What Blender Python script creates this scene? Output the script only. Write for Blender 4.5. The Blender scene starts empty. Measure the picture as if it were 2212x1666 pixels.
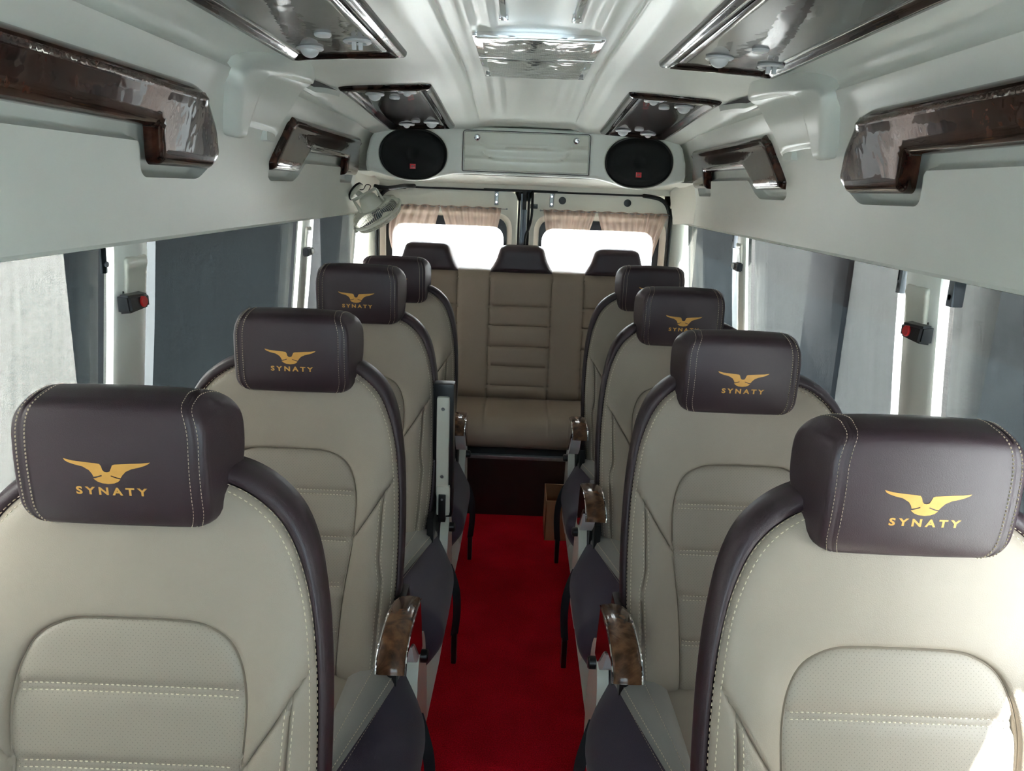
import bpy, bmesh, math, random
import numpy as np
from mathutils import Vector, Matrix
from mathutils.geometry import delaunay_2d_cdt
random.seed(7)
SC = bpy.context.scene
COL = SC.collection
PI = math.pi
R = math.radians

# ------------------------------------------------------------------ materials
def new_mat(name):
    m = bpy.data.materials.new(name); m.use_nodes = True
    nt = m.node_tree
    return m, nt, nt.nodes['Principled BSDF']
def S(c):
    return tuple((x/255/12.92 if x/255 <= .04045 else ((x/255+.055)/1.055)**2.4) for x in c) + (1,)
def pmat(name, col, rough=.5, metal=0., coat=0., spec=.5, bump=0., bscale=200., var=0., vscale=6., sheen=0.):
    m, nt, b = new_mat(name)
    b.inputs['Base Color'].default_value = S(col); b.inputs['Roughness'].default_value = rough
    b.inputs['Metallic'].default_value = metal; b.inputs['Coat Weight'].default_value = coat
    b.inputs['Coat Roughness'].default_value = .04
    b.inputs['Specular IOR Level'].default_value = spec
    b.inputs['Sheen Weight'].default_value = sheen
    tc = nt.nodes.new('ShaderNodeTexCoord')
    if bump:
        n = nt.nodes.new('ShaderNodeTexNoise'); n.inputs['Scale'].default_value = bscale
        n.inputs['Detail'].default_value = 3
        bp = nt.nodes.new('ShaderNodeBump'); bp.inputs['Strength'].default_value = bump
        bp.inputs['Distance'].default_value = .002
        nt.links.new(tc.outputs['Object'], n.inputs['Vector'])
        nt.links.new(n.outputs['Fac'], bp.inputs['Height']); nt.links.new(bp.outputs['Normal'], b.inputs['Normal'])
    if var:
        n = nt.nodes.new('ShaderNodeTexNoise'); n.inputs['Scale'].default_value = vscale; n.inputs['Detail'].default_value = 4
        r = nt.nodes.new('ShaderNodeValToRGB'); c = S(col)
        r.color_ramp.elements[0].position = .3; r.color_ramp.elements[1].position = .7
        r.color_ramp.elements[0].color = tuple(x*(1-var) for x in c[:3]) + (1,)
        r.color_ramp.elements[1].color = tuple(min(1, x*(1+var)) for x in c[:3]) + (1,)
        nt.links.new(tc.outputs['Object'], n.inputs['Vector']); nt.links.new(n.outputs['Fac'], r.inputs['Fac'])
        nt.links.new(r.outputs['Color'], b.inputs['Base Color'])
    return m
M = {}
M['shell'] = pmat('moulded_white_plastic', (234, 237, 231), .28, spec=.5, bump=.05, bscale=9, var=.03, vscale=3)
M['shell2'] = pmat('painted_cream_metal', (230, 229, 218), .35, bump=.03, bscale=20, var=.03)
M['cream'] = pmat('cream_leatherette', (158, 147, 134), .48, bump=.25, bscale=600, var=.05, vscale=5)
M['cream2'] = pmat('pale_grey_leatherette', (153, 150, 145), .45, bump=.25, bscale=600, var=.04, vscale=5)
M['char'] = pmat('charcoal_leatherette', (56, 42, 48), .40, spec=.45, bump=.15, bscale=700, var=.08, vscale=6)
M['skirt'] = pmat('charcoal_cloth', (60, 48, 66), .62, bump=.3, bscale=500, var=.10, vscale=9, sheen=.15)
M['bench'] = pmat('beige_leatherette', (148, 131, 115), .5, bump=.25, bscale=500, var=.05, vscale=4)
M['thread'] = pmat('pale_thread', (205, 190, 165), .7, var=.05)
M['thread2'] = pmat('cream_thread', (222, 212, 190), .7, var=.05)
M['gold'] = pmat('gold_print', (214, 160, 78), .42, metal=.15, var=.05, vscale=60)
M['black'] = pmat('black_plastic', (18, 19, 22), .35, bump=.1, bscale=300, var=.1)
M['rubber'] = pmat('black_rubber', (14, 16, 18), .6, bump=.2, bscale=200, var=.1)
M['plastic'] = pmat('cream_plastic', (218, 219, 208), .3, coat=.2, bump=.05, bscale=60, var=.03)
M['fanp'] = pmat('ivory_fan_plastic', (214, 214, 200), .3, coat=.2, var=.03)
M['white'] = pmat('white_plastic', (216, 218, 220), .3, var=.02)
M['chrome'] = pmat('chrome', (225, 225, 228), .06, metal=1., var=.02)
M['steel'] = pmat('galvanised_steel', (150, 152, 152), .35, metal=.9, var=.1, vscale=80)
M['red'] = pmat('red_plastic', (205, 30, 35), .35, coat=.3, var=.05)
M['grille'] = pmat('black_speaker_mesh', (10, 13, 17), .55, bump=.8, bscale=900, var=.1)
M['darkwood'] = pmat('dark_plywood', (40, 24, 21), .35, coat=.2, var=.25, vscale=3)
M['card'] = pmat('cardboard', (176, 132, 96), .8, var=.08, vscale=8)
M['hose'] = M['rubber']
M['grey'] = pmat('grey_bracket', (110, 116, 124), .4, metal=.3, var=.05)
M['sock'] = pmat('blue_black_webbing', (16, 22, 32), .6, bump=.5, bscale=900, var=.1)

def burl(name, dark, mid, light, scale=9):
    m, nt, b = new_mat(name)
    tc = nt.nodes.new('ShaderNodeTexCoord')
    n1 = nt.nodes.new('ShaderNodeTexNoise'); n1.inputs['Scale'].default_value = scale; n1.inputs['Detail'].default_value = 8
    n1.inputs['Roughness'].default_value = .65; n1.inputs['Distortion'].default_value = 1.4
    n2 = nt.nodes.new('ShaderNodeTexVoronoi'); n2.inputs['Scale'].default_value = scale*3.2
    mx = nt.nodes.new('ShaderNodeMath'); mx.operation = 'MULTIPLY_ADD'; mx.inputs[1].default_value = .25
    r = nt.nodes.new('ShaderNodeValToRGB'); e = r.color_ramp.elements
    e[0].position = .38; e[0].color = S(dark); e[1].position = .78; e[1].color = S(light)
    k = e.new(.58); k.color = S(mid)
    L = nt.links.new
    L(tc.outputs['Object'], n1.inputs['Vector']); L(tc.outputs['Object'], n2.inputs['Vector'])
    L(n2.outputs['Distance'], mx.inputs[0]); L(n1.outputs['Fac'], mx.inputs[2]); L(mx.outputs[0], r.inputs['Fac'])
    L(r.outputs['Color'], b.inputs['Base Color'])
    b.inputs['Roughness'].default_value = .22; b.inputs['Coat Weight'].default_value = 1; b.inputs['Coat Roughness'].default_value = .02
    b.inputs['Coat IOR'].default_value = 1.5; b.inputs['Specular IOR Level'].default_value = .12
    bp = nt.nodes.new('ShaderNodeBump'); bp.inputs['Strength'].default_value = .06; bp.inputs['Distance'].default_value = .01
    n3 = nt.nodes.new('ShaderNodeTexNoise'); n3.inputs['Scale'].default_value = 14
    L(tc.outputs['Object'], n3.inputs['Vector']); L(n3.outputs['Fac'], bp.inputs['Height'])
    L(bp.outputs['Normal'], b.inputs['Coat Normal'])
    return m
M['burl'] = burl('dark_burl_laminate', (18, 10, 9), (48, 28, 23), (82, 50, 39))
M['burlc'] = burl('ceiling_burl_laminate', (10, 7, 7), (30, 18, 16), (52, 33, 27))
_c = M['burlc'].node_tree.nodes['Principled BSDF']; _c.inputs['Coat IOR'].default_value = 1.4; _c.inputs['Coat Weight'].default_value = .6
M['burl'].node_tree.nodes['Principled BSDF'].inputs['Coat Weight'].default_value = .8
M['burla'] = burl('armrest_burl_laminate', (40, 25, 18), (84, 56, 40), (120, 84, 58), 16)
_b = M['burla'].node_tree.nodes['Principled BSDF']; _b.inputs['Coat Roughness'].default_value = .10; _b.inputs['Coat IOR'].default_value = 1.4; _b.inputs['Coat Weight'].default_value = .5
M['burls'] = burl('red_reflection_armrest_side', (40, 14, 10), (70, 24, 16), (96, 36, 24), 12)  # red tone puts the carpet's reflection into the wood colour

def perforated(name, col):                                    # staggered pin holes in the leatherette
    m, nt, b = new_mat(name); L = nt.links.new
    tc = nt.nodes.new('ShaderNodeTexCoord'); mp = nt.nodes.new('ShaderNodeMapping')
    mp.inputs['Scale'].default_value = (1, 0, 1); mp.inputs['Rotation'].default_value = (0, R(45), 0)
    mp.vector_type = 'POINT'
    sx = nt.nodes.new('ShaderNodeSeparateXYZ'); cx = nt.nodes.new('ShaderNodeCombineXYZ')
    L(tc.outputs['Object'], sx.inputs[0]); L(sx.outputs['X'], cx.inputs['X']); L(sx.outputs['Z'], cx.inputs['Y'])
    mp.inputs['Scale'].default_value = (1, 1, 1); mp.inputs['Rotation'].default_value = (0, 0, R(45))
    L(cx.outputs[0], mp.inputs['Vector'])
    v = nt.nodes.new('ShaderNodeTexVoronoi'); v.voronoi_dimensions = '2D'; v.inputs['Scale'].default_value = 195
    v.inputs['Randomness'].default_value = 0
    L(mp.outputs[0], v.inputs['Vector'])
    lt = nt.nodes.new('ShaderNodeMapRange'); lt.inputs['From Min'].default_value = .08; lt.inputs['From Max'].default_value = .16
    lt.inputs['To Min'].default_value = .55; lt.inputs['To Max'].default_value = 1
    L(v.outputs['Distance'], lt.inputs['Value'])
    mix = nt.nodes.new('ShaderNodeMix'); mix.data_type = 'RGBA'
    mix.inputs['A'].default_value = S(tuple(c*.45 for c in col)); mix.inputs['B'].default_value = S(col)
    L(lt.outputs[0], mix.inputs['Factor']); L(mix.outputs['Result'], b.inputs['Base Color'])
    b.inputs['Roughness'].default_value = .46
    n = nt.nodes.new('ShaderNodeTexNoise'); n.inputs['Scale'].default_value = 600
    bp = nt.nodes.new('ShaderNodeBump'); bp.inputs['Strength'].default_value = .2; bp.inputs['Distance'].default_value = .001
    L(tc.outputs['Object'], n.inputs['Vector']); L(n.outputs['Fac'], bp.inputs['Height']); L(bp.outputs['Normal'], b.inputs['Normal'])
    return m
M['perf'] = perforated('perforated_leatherette', (155, 145, 133))

def carpet():
    m, nt, b = new_mat('red_carpet_pile'); L = nt.links.new
    tc = nt.nodes.new('ShaderNodeTexCoord')
    n = nt.nodes.new('ShaderNodeTexNoise'); n.inputs['Scale'].default_value = 260; n.inputs['Detail'].default_value = 3
    n2 = nt.nodes.new('ShaderNodeTexNoise'); n2.inputs['Scale'].default_value = 5; n2.inputs['Detail'].default_value = 4
    a = nt.nodes.new('ShaderNodeMath'); a.operation = 'MULTIPLY_ADD'; a.inputs[1].default_value = .5
    r = nt.nodes.new('ShaderNodeValToRGB'); r.color_ramp.elements[0].position = .5; r.color_ramp.elements[0].color = S((150, 4, 18))
    r.color_ramp.elements[1].position = 1.; r.color_ramp.elements[1].color = S((236, 18, 44))
    L(tc.outputs['Object'], n.inputs['Vector']); L(tc.outputs['Object'], n2.inputs['Vector'])
    L(n2.outputs['Fac'], a.inputs[0]); L(n.outputs['Fac'], a.inputs[2]); L(a.outputs[0], r.inputs['Fac'])
    L(r.outputs['Color'], b.inputs['Base Color']); b.inputs['Roughness'].default_value = .95
    b.inputs['Specular IOR Level'].default_value = .1
    bp = nt.nodes.new('ShaderNodeBump'); bp.inputs['Strength'].default_value = .9; bp.inputs['Distance'].default_value = .004
    L(n.outputs['Fac'], bp.inputs['Height']); L(bp.outputs['Normal'], b.inputs['Normal'])
    return m
M['carpet'] = carpet()

def sheer(name, col, tr, trans, weave=True, sx=900, lo=.6, hi=1.4):   # cloth that lets some of the view through
    m, nt, b = new_mat(name); L = nt.links.new
    out = nt.nodes['Material Output']; nt.nodes.remove(b)
    d = nt.nodes.new('ShaderNodeBsdfDiffuse'); d.inputs['Color'].default_value = S(col)
    t = nt.nodes.new('ShaderNodeBsdfTranslucent'); t.inputs['Color'].default_value = S(col)
    p = nt.nodes.new('ShaderNodeBsdfTransparent')
    m1 = nt.nodes.new('ShaderNodeMixShader'); m1.inputs['Fac'].default_value = trans
    m2 = nt.nodes.new('ShaderNodeMixShader'); m2.inputs['Fac'].default_value = tr
    L(d.outputs[0], m1.inputs[1]); L(t.outputs[0], m1.inputs[2]); L(m1.outputs[0], m2.inputs[1]); L(p.outputs[0], m2.inputs[2])
    if weave:
        tc = nt.nodes.new('ShaderNodeTexCoord')
        def nz(sc, det=2):
            mp = nt.nodes.new('ShaderNodeMapping'); mp.inputs['Scale'].default_value = sc
            n = nt.nodes.new('ShaderNodeTexNoise'); n.inputs['Scale'].default_value = 1; n.inputs['Detail'].default_value = det
            L(tc.outputs['Object'], mp.inputs['Vector']); L(mp.outputs[0], n.inputs['Vector']); return n
        a = nz((1, sx*.55, sx*.03)); c = nz((1, sx*.03, sx*.5)); e = nz((1, 60, .8), 3)
        s1 = nt.nodes.new('ShaderNodeMath'); s1.operation = 'ADD'
        s2 = nt.nodes.new('ShaderNodeMath'); s2.operation = 'ADD'
        L(a.outputs['Fac'], s1.inputs[0]); L(c.outputs['Fac'], s1.inputs[1]); L(s1.outputs[0], s2.inputs[0]); L(e.outputs['Fac'], s2.inputs[1])
        mr = nt.nodes.new('ShaderNodeMapRange'); mr.inputs['From Min'].default_value = 1.1; mr.inputs['From Max'].default_value = 1.9
        mr.inputs['To Min'].default_value = tr*lo; mr.inputs['To Max'].default_value = tr*hi
        L(s2.outputs[0], mr.inputs['Value']); L(mr.outputs[0], m2.inputs['Fac'])
    L(m2.outputs[0], out.inputs['Surface'])
    return m
M['blind'] = sheer('dark_woven_sunscreen', (16, 23, 27), .065, .25, lo=.72, hi=1.3)
M['curtain'] = sheer('sheer_brown_voile', (205, 180, 166), .40, .45, False)
M['curtain2'] = sheer('sheer_brown_voile_hem', (172, 148, 136), .14, .35, False)

def glass(name, tint=(240, 243, 243)):
    m, nt, b = new_mat(name); L = nt.links.new; out = nt.nodes['Material Output']; nt.nodes.remove(b)
    p = nt.nodes.new('ShaderNodeBsdfTransparent'); p.inputs['Color'].default_value = S(tint)
    g = nt.nodes.new('ShaderNodeBsdfGlossy'); g.inputs['Roughness'].default_value = .01
    lw = nt.nodes.new('ShaderNodeLayerWeight'); lw.inputs['Blend'].default_value = .5
    pw = nt.nodes.new('ShaderNodeMath'); pw.operation = 'POWER'; pw.inputs[1].default_value = 5; L(lw.outputs['Facing'], pw.inputs[0])
    f = nt.nodes.new('ShaderNodeMath'); f.operation = 'MULTIPLY_ADD'; f.inputs[1].default_value = .6; f.inputs[2].default_value = .04; L(pw.outputs[0], f.inputs[0])
    mx = nt.nodes.new('ShaderNodeMixShader'); L(f.outputs[0], mx.inputs['Fac']); L(p.outputs[0], mx.inputs[1]); L(g.outputs[0], mx.inputs[2])
    L(mx.outputs[0], out.inputs['Surface']); return m
M['glass'] = glass('clear_glass'); M['tint'] = glass('tinted_glass', (190, 200, 204))

def perfsteel():
    m, nt, b = new_mat('perforated_polished_steel'); L = nt.links.new
    tc = nt.nodes.new('ShaderNodeTexCoord'); mp = nt.nodes.new('ShaderNodeMapping'); mp.inputs['Scale'].default_value = (95, 62, 1)
    L(tc.outputs['Object'], mp.inputs['Vector'])
    br = nt.nodes.new('ShaderNodeTexBrick'); br.inputs['Scale'].default_value = 1
    br.inputs['Mortar Size'].default_value = .13; br.inputs['Mortar Smooth'].default_value = .1
    br.inputs['Brick Width'].default_value = 1.; br.inputs['Row Height'].default_value = .45
    br.inputs['Color1'].default_value = (0, 0, 0, 1); br.inputs['Color2'].default_value = (0, 0, 0, 1); br.inputs['Mortar'].default_value = (1, 1, 1, 1)
    L(mp.outputs[0], br.inputs['Vector'])
    r = nt.nodes.new('ShaderNodeValToRGB'); r.color_ramp.elements[0].color = S((60, 60, 60)); r.color_ramp.elements[1].color = S((215, 213, 208))
    L(br.outputs['Color'], r.inputs['Fac']); L(r.outputs['Color'], b.inputs['Base Color'])
    L(br.outputs['Color'], b.inputs['Metallic'])
    b.inputs['Roughness'].default_value = .12
    n = nt.nodes.new('ShaderNodeTexNoise'); n.inputs['Scale'].default_value = 22
    bp = nt.nodes.new('ShaderNodeBump'); bp.inputs['Strength'].default_value = .35; bp.inputs['Distance'].default_value = .01
    L(tc.outputs['Object'], n.inputs['Vector']); L(n.outputs['Fac'], bp.inputs['Height']); L(bp.outputs['Normal'], b.inputs['Normal'])
    return m
M['perfsteel'] = perfsteel()

# ------------------------------------------------------------------ mesh helpers
def link(name, verts, faces, mats, parent=None, smooth=True, fm=None, loc=None, sharp=None):
    me = bpy.data.meshes.new(name); me.from_pydata([tuple(map(float, v)) for v in verts], [], faces); me.update()
    if not isinstance(mats, (list, tuple)): mats = [mats]
    for m in mats: me.materials.append(M[m] if isinstance(m, str) else m)
    if smooth: me.polygons.foreach_set('use_smooth', [True]*len(me.polygons))
    if fm: me.polygons.foreach_set('material_index', fm)
    o = bpy.data.objects.new(name, me); COL.objects.link(o)
    if parent: o.parent = parent
    if loc: o.location = loc
    if sharp is not None:
        bm = bmesh.new(); bm.from_mesh(me); bmesh.ops.recalc_face_normals(bm, faces=bm.faces)
        for e in bm.edges:
            if len(e.link_faces) == 2 and e.calc_face_angle(0) > R(sharp): e.smooth = False
        bm.to_mesh(me); bm.free()
    return o
class MB:
    def __init__(s): s.v = []; s.f = []; s.m = []
    def add(s, v, f, m=0):
        n = len(s.v); s.v += [tuple(map(float, p)) for p in v]; s.f += [tuple(i+n for i in q) for q in f]; s.m += [m]*len(f); return s
    def box(s, a, b, bev=0., m=0, rot=None, seg=2, o=(0, 0, 0)):
        bm = bmesh.new(); bmesh.ops.create_cube(bm, size=1)
        for v in bm.verts: v.co = Vector([(a[i]+b[i])/2 + v.co[i]*(b[i]-a[i]) for i in range(3)])
        if bev: bmesh.ops.bevel(bm, geom=bm.edges[:], offset=bev, segments=seg, affect='EDGES', profile=.7)
        if rot is not None:
            c = Vector([(a[i]+b[i])/2 for i in range(3)])
            for v in bm.verts: v.co = rot @ (v.co-c) + c
        bm.verts.index_update()
        s.add([v.co+Vector(o) for v in bm.verts], [tuple(v.index for v in f.verts) for f in bm.faces], m); bm.free(); return s
    def tube(s, pts, r, n=10, m=0, cap=True, closed=False, flat=None):
        P = [Vector(p) for p in pts]; k = len(P); rr = r if isinstance(r, (list, tuple)) else [r]*k
        V = []; up = None
        for i in range(k):
            a = P[(i-1) % k] if (closed or i > 0) else P[i]; b = P[(i+1) % k] if (closed or i < k-1) else P[i]
            t = (b-a).normalized()
            if up is None:
                up = Vector((0, 0, 1)) if abs(t.z) < .9 else Vector((1, 0, 0))
            u = (up - t*up.dot(t)).normalized(); w = t.cross(u); up = u
            for j in range(n):
                q = 2*PI*j/n; fu = flat if flat else 1
                V.append(P[i] + u*math.cos(q)*rr[i]*fu + w*math.sin(q)*rr[i])
        F = []
        for i in range(k if closed else k-1):
            for j in range(n):
                i2 = (i+1) % k; F.append((i*n+j, i*n+(j+1) % n, i2*n+(j+1) % n, i2*n+j))
        if cap and not closed: F += [tuple(range(n))[::-1], tuple((k-1)*n+j for j in range(n))]
        return s.add(V, F, m)
    def lathe(s, prof, n=28, m=0, mat=None):                    # prof: (radius, height)
        V = []; F = []; k = len(prof)
        for r_, h in prof:
            for j in range(n): V.append(Vector((r_*math.cos(2*PI*j/n), r_*math.sin(2*PI*j/n), h)))
        for i in range(k-1):
            for j in range(n): F.append((i*n+j, i*n+(j+1) % n, (i+1)*n+(j+1) % n, (i+1)*n+j))
        F += [tuple(range(n))[::-1], tuple((k-1)*n+j for j in range(n))]
        if mat is not None: V = [mat @ v for v in V]
        return s.add(V, F, m)
    def prism(s, poly, h0, h1, fn, m=0):                         # polygon extruded between two heights, fn maps (u,v,h)
        n = len(poly); V = [fn(u, v, h0) for u, v in poly] + [fn(u, v, h1) for u, v in poly]
        F = [tuple(range(n))[::-1], tuple(range(n, 2*n))] + [(i, (i+1) % n, n+(i+1) % n, n+i) for i in range(n)]
        return s.add(V, F, m)
    def dashes(s, pts, nrm, L=.0055, gap=.0035, w=.0013, h=.0009, m=0):
        P = [Vector(p) for p in pts]; acc = 0.; cur = 0.
        seg = [(P[i+1]-P[i]).length for i in range(len(P)-1)]; tot = sum(seg)
        def at(d):
            for i, l in enumerate(seg):
                if d <= l or i == len(seg)-1: return P[i] + (P[i+1]-P[i])*min(1, d/max(l, 1e-9)), (P[i+1]-P[i]).normalized(), i
                d -= l
        d = gap
        while d+L < tot:
            a, t, i = at(d); b, t2, i2 = at(d+L)
            N = Vector(nrm(a) if callable(nrm) else nrm).normalized(); t = (b-a).normalized(); q = t.cross(N).normalized()*w/2
            c = (a+b)/2 + N*h
            s.add([a-q-N*.001, a+q-N*.001, b+q-N*.001, b-q-N*.001, c-q*.8-t*L*.35, c+q*.8-t*L*.35, c+q*.8+t*L*.35, c-q*.8+t*L*.35],
                  [(0, 1, 2, 3), (4, 5, 6, 7), (0, 1, 5, 4), (1, 2, 6, 5), (2, 3, 7, 6), (3, 0, 4, 7)], m)
            d += L+gap
        return s
    def obj(s, name, mats, parent=None, smooth=True, sharp=38, loc=None):
        return link(name, s.v, s.f, mats, parent, smooth, s.m, loc, sharp)

def dens(poly, sp, closed=True):
    out = []; n = len(poly)
    for i in range(n if closed else n-1):
        a = np.array(poly[i], float); b = np.array(poly[(i+1) % n], float); k = max(1, int(round(np.linalg.norm(b-a)/sp)))
        for j in range(k): out.append(tuple(a+(b-a)*j/k))
    if not closed: out.append(tuple(poly[-1]))
    return out
def round_poly(poly, rads, seg=6):                              # fillet corners
    out = []; n = len(poly)
    for i in range(n):
        r = rads[i] if isinstance(rads, (list, tuple)) else rads
        p = np.array(poly[i], float); a = np.array(poly[i-1], float)-p; b = np.array(poly[(i+1) % n], float)-p
        la, lb = np.linalg.norm(a), np.linalg.norm(b)
        if r <= 0: out.append(tuple(p)); continue
        a /= la; b /= lb; d = min(r, la*.48, lb*.48)
        for j in range(seg+1):
            t = j/seg; q = (1-t)**2*(p+a*d) + 2*t*(1-t)*p + t*t*(p+b*d); out.append(tuple(q))
    return out
def seg_dist(P, poly, closed=True):
    P = np.asarray(P, float); Q = np.asarray(poly, float); best = np.full(len(P), 1e9)
    n = len(Q)
    for i in range(n if closed else n-1):
        a = Q[i]; b = Q[(i+1) % n]; d = b-a; l2 = d@d
        if l2 < 1e-14: continue
        t = np.clip(((P-a)@d)/l2, 0, 1); c = a + t[:, None]*d
        best = np.minimum(best, np.hypot(*(P-c).T))
    return best
def inside(P, poly):
    P = np.asarray(P, float); Q = np.asarray(poly, float); r = np.zeros(len(P), bool); n = len(Q)
    for i in range(n):
        a = Q[i]; b = Q[(i+1) % n]
        if a[1] == b[1]: continue
        c = ((a[1] > P[:, 1]) != (b[1] > P[:, 1])) & (P[:, 0] < (b[0]-a[0])*(P[:, 1]-a[1])/(b[1]-a[1])+a[0])
        r ^= c
    return r
def offset_pts(poly, offs, sp):
    L = dens(poly, sp); L = [np.array(p) for p in L]; n = len(L); out = []
    for i in range(n):
        t = L[(i+1) % n]-L[i-1]; l = np.linalg.norm(t)
        if l < 1e-9: continue
        nn = np.array([-t[1], t[0]])/l
        for o in offs: out.append(L[i]+nn*o)
    return out
def field(outline, grid, rings=(), lines=(), loffs=(0,), step=None, extra=None):
    """triangulated sheet inside an outline, refined next to its rim and along seam lines"""
    step = step or grid; ol = dens(outline, step)
    A = sum(ol[i-1][0]*p[1]-p[0]*ol[i-1][1] for i, p in enumerate(ol))
    if A < 0: ol = ol[::-1]
    xs = [p[0] for p in ol]; ys = [p[1] for p in ol]
    g = np.array([(x+(grid/2 if j % 2 else 0), y) for j, y in enumerate(np.arange(min(ys)+grid*.5, max(ys), grid*.87)) for x in np.arange(min(xs)+grid*.3, max(xs), grid)])
    pts = [g[inside(g, ol)]]; pts[0] = pts[0][seg_dist(pts[0], ol) > grid*.45]
    for k, (pl, cl) in enumerate(lines):
        lo = loffs; 
        q = []
        D = dens(pl, step, cl); n = len(D)
        for i in range(n):
            a = np.array(D[i-1 if (cl or i > 0) else i]); b = np.array(D[(i+1) % n if (cl or i < n-1) else i]); t = b-a; l = np.linalg.norm(t)
            if l < 1e-9: continue
            nn = np.array([-t[1], t[0]])/l
            for o in lo: q.append(np.array(D[i])+nn*o)
        q = np.array(q); q = q[inside(q, ol)]; q = q[seg_dist(q, ol) > step*.3]
        mx = max(abs(o) for o in lo)
        pts[0] = pts[0][seg_dist(pts[0], pl, cl) > mx+step*.4] if len(pts[0]) else pts[0]
        pts.append(q)
    if rings:
        q = np.array(offset_pts(ol, rings, step)); dd = seg_dist(q, ol); keep = inside(q, ol)
        keep &= np.min(np.abs(dd[:, None]-np.array(rings)[None]), axis=1) < min(rings)*.3
        q = q[keep]; pts = [pts[0][seg_dist(pts[0], ol) > max(rings)+step*.3]] + pts[1:] + [q]
    if extra is not None: pts.append(np.array(extra))
    allp = [p for a in pts for p in a]
    V = [Vector((float(p[0]), float(p[1]))) for p in ol] + [Vector((float(p[0]), float(p[1]))) for p in allp]
    n = len(ol)
    r = delaunay_2d_cdt(V, [(i, (i+1) % n) for i in range(n)], [tuple(range(n))], 1, 1e-5)
    return np.array([(v.x, v.y) for v in r[0]]), [tuple(f) for f in r[2]]
def pillow(name, outline, mapf, hf, mats, parent=None, grid=.01, rings=(.002, .005, .01), lines=(), loffs=(-.003, 0, .003), skirt=.0, step=None, flip=False, mb=None, m=0, sharp=50):
    P, F = field(outline, grid, rings, lines, loffs, step)
    d = seg_dist(P, outline); h = hf(P, d)
    V = [mapf(p[0], p[1], hh) for p, hh in zip(P, h)]
    if skirt:
        cnt = {}
        for f in F:
            for i in range(len(f)):
                a, b = f[i], f[(i+1) % len(f)]; k = (min(a, b), max(a, b)); cnt.setdefault(k, []).append((a, b))
        be = [e[0] for e in cnt.values() if len(e) == 1]; low = {}
        for a, b in be:
            for q in (a, b):
                if q not in low: low[q] = len(V); V.append(mapf(P[q][0], P[q][1], h[q]-skirt))
        F = F + [(b, a, low[a], low[b]) for a, b in be]
    if flip: F = [f[::-1] for f in F]
    if mb is not None: mb.add(V, F, m); return mb
    return link(name, V, F, mats, parent, True, None, None, sharp)
def cr(pts, n=8):                                              # Catmull-Rom through points
    P = [np.array(p, float) for p in pts]; out = []
    for i in range(len(P)-1):
        a, b, c, d = P[max(i-1, 0)], P[i], P[i+1], P[min(i+2, len(P)-1)]
        for k in range(n):
            t = k/n; out.append(tuple(.5*((2*b)+(c-a)*t+(2*a-5*b+4*c-d)*t*t+(3*b-a-3*c+d)*t**3)))
    out.append(tuple(P[-1])); return out
def sstep(x, a, b):
    t = np.clip((np.asarray(x, float)-a)/(b-a), 0, 1); return t*t*(3-2*t)
def tag(o, label=None, cat=None, group=None, kind=None):
    if label: o['label'] = label
    if cat: o['category'] = cat
    if group: o['group'] = group
    if kind: o['kind'] = kind
    return o
def empty(name, loc=(0, 0, 0), label=None, cat=None, group=None, kind=None):
    o = bpy.data.objects.new(name, None); COL.objects.link(o); o.location = loc; o.empty_display_size = .1
    return tag(o, label, cat, group, kind)
def copy_tree(o, parent=None, loc=None):
    c = o.copy(); COL.objects.link(c)
    if parent: c.parent = parent
    if loc: c.location = loc
    for ch in list(o.children): copy_tree(ch, c)
    return c
def tm(o, d=None, x=None):                                     # frame: origin o, z axis along d
    z = Vector(d).normalized(); x = Vector(x or (1, 0, 0)); x = (x-z*x.dot(z)).normalized(); y = z.cross(x)
    return Matrix(((x.x, y.x, z.x, o[0]), (x.y, y.y, z.y, o[1]), (x.z, y.z, z.z, o[2]), (0, 0, 0, 1)))

# ------------------------------------------------------------------ the moulded shell: one cross-section swept along the van
CT = [(.868, 1.46), (.870, 1.50), (.868, 1.56), (.857, 1.64), (.838, 1.72), (.812, 1.80), (.792, 1.842), (.772, 1.862), (.770, 1.876), (.783, 1.888), (.779, 1.910),
      (.752, 1.934), (.72, 1.948), (.66, 1.958), (.55, 1.965), (.45, 1.970), (.36, 1.974), (.31, 1.979), (.27, 1.984), (.235, 1.990), (.20, 1.994), (.1, 1.997), (0, 1.998)]
PR = np.array(cr(CT, 8)); SL = np.concatenate([[0], np.cumsum(np.hypot(*np.diff(PR, axis=0).T))]); SMAX = SL[-1]
iw = len(cr(CT[:9], 8))-1; SCR = SL[iw]
def s_z(z): return float(np.interp(z, PR[:iw+1, 1], SL[:iw+1]))
def s_x(x): return float(np.interp(-x, -PR[iw+16:, 0], SL[iw+16:]))
def drop(y): return .095*sstep(y, 2.7, 4.15)
def sp(side, y, s, h=0.):
    """point on the shell of one side (-1 left, 1 right); h is the distance inward"""
    x = np.interp(s, SL, PR[:, 0]); z = np.interp(s, SL, PR[:, 1])
    e = .004; x1, z1 = np.interp(s+e, SL, PR[:, 0]), np.interp(s+e, SL, PR[:, 1]); x0, z0 = np.interp(s-e, SL, PR[:, 0]), np.interp(s-e, SL, PR[:, 1])
    tx, tz = x1-x0, z1-z0; l = math.hypot(tx, tz) or 1; nx, nz = tz/l, -tx/l
    # inward normal points to smaller |x| / lower z
    nx, nz = -abs(nx) if s < SMAX-.01 else 0, -abs(nz)
    if s < SCR*.8: nz = 0 if nz > -.4 else nz
    z -= float(drop(y))*float(sstep(z, 1.86, 1.95))
    return (side*(x+nx*h), y, z+nz*h)

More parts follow.
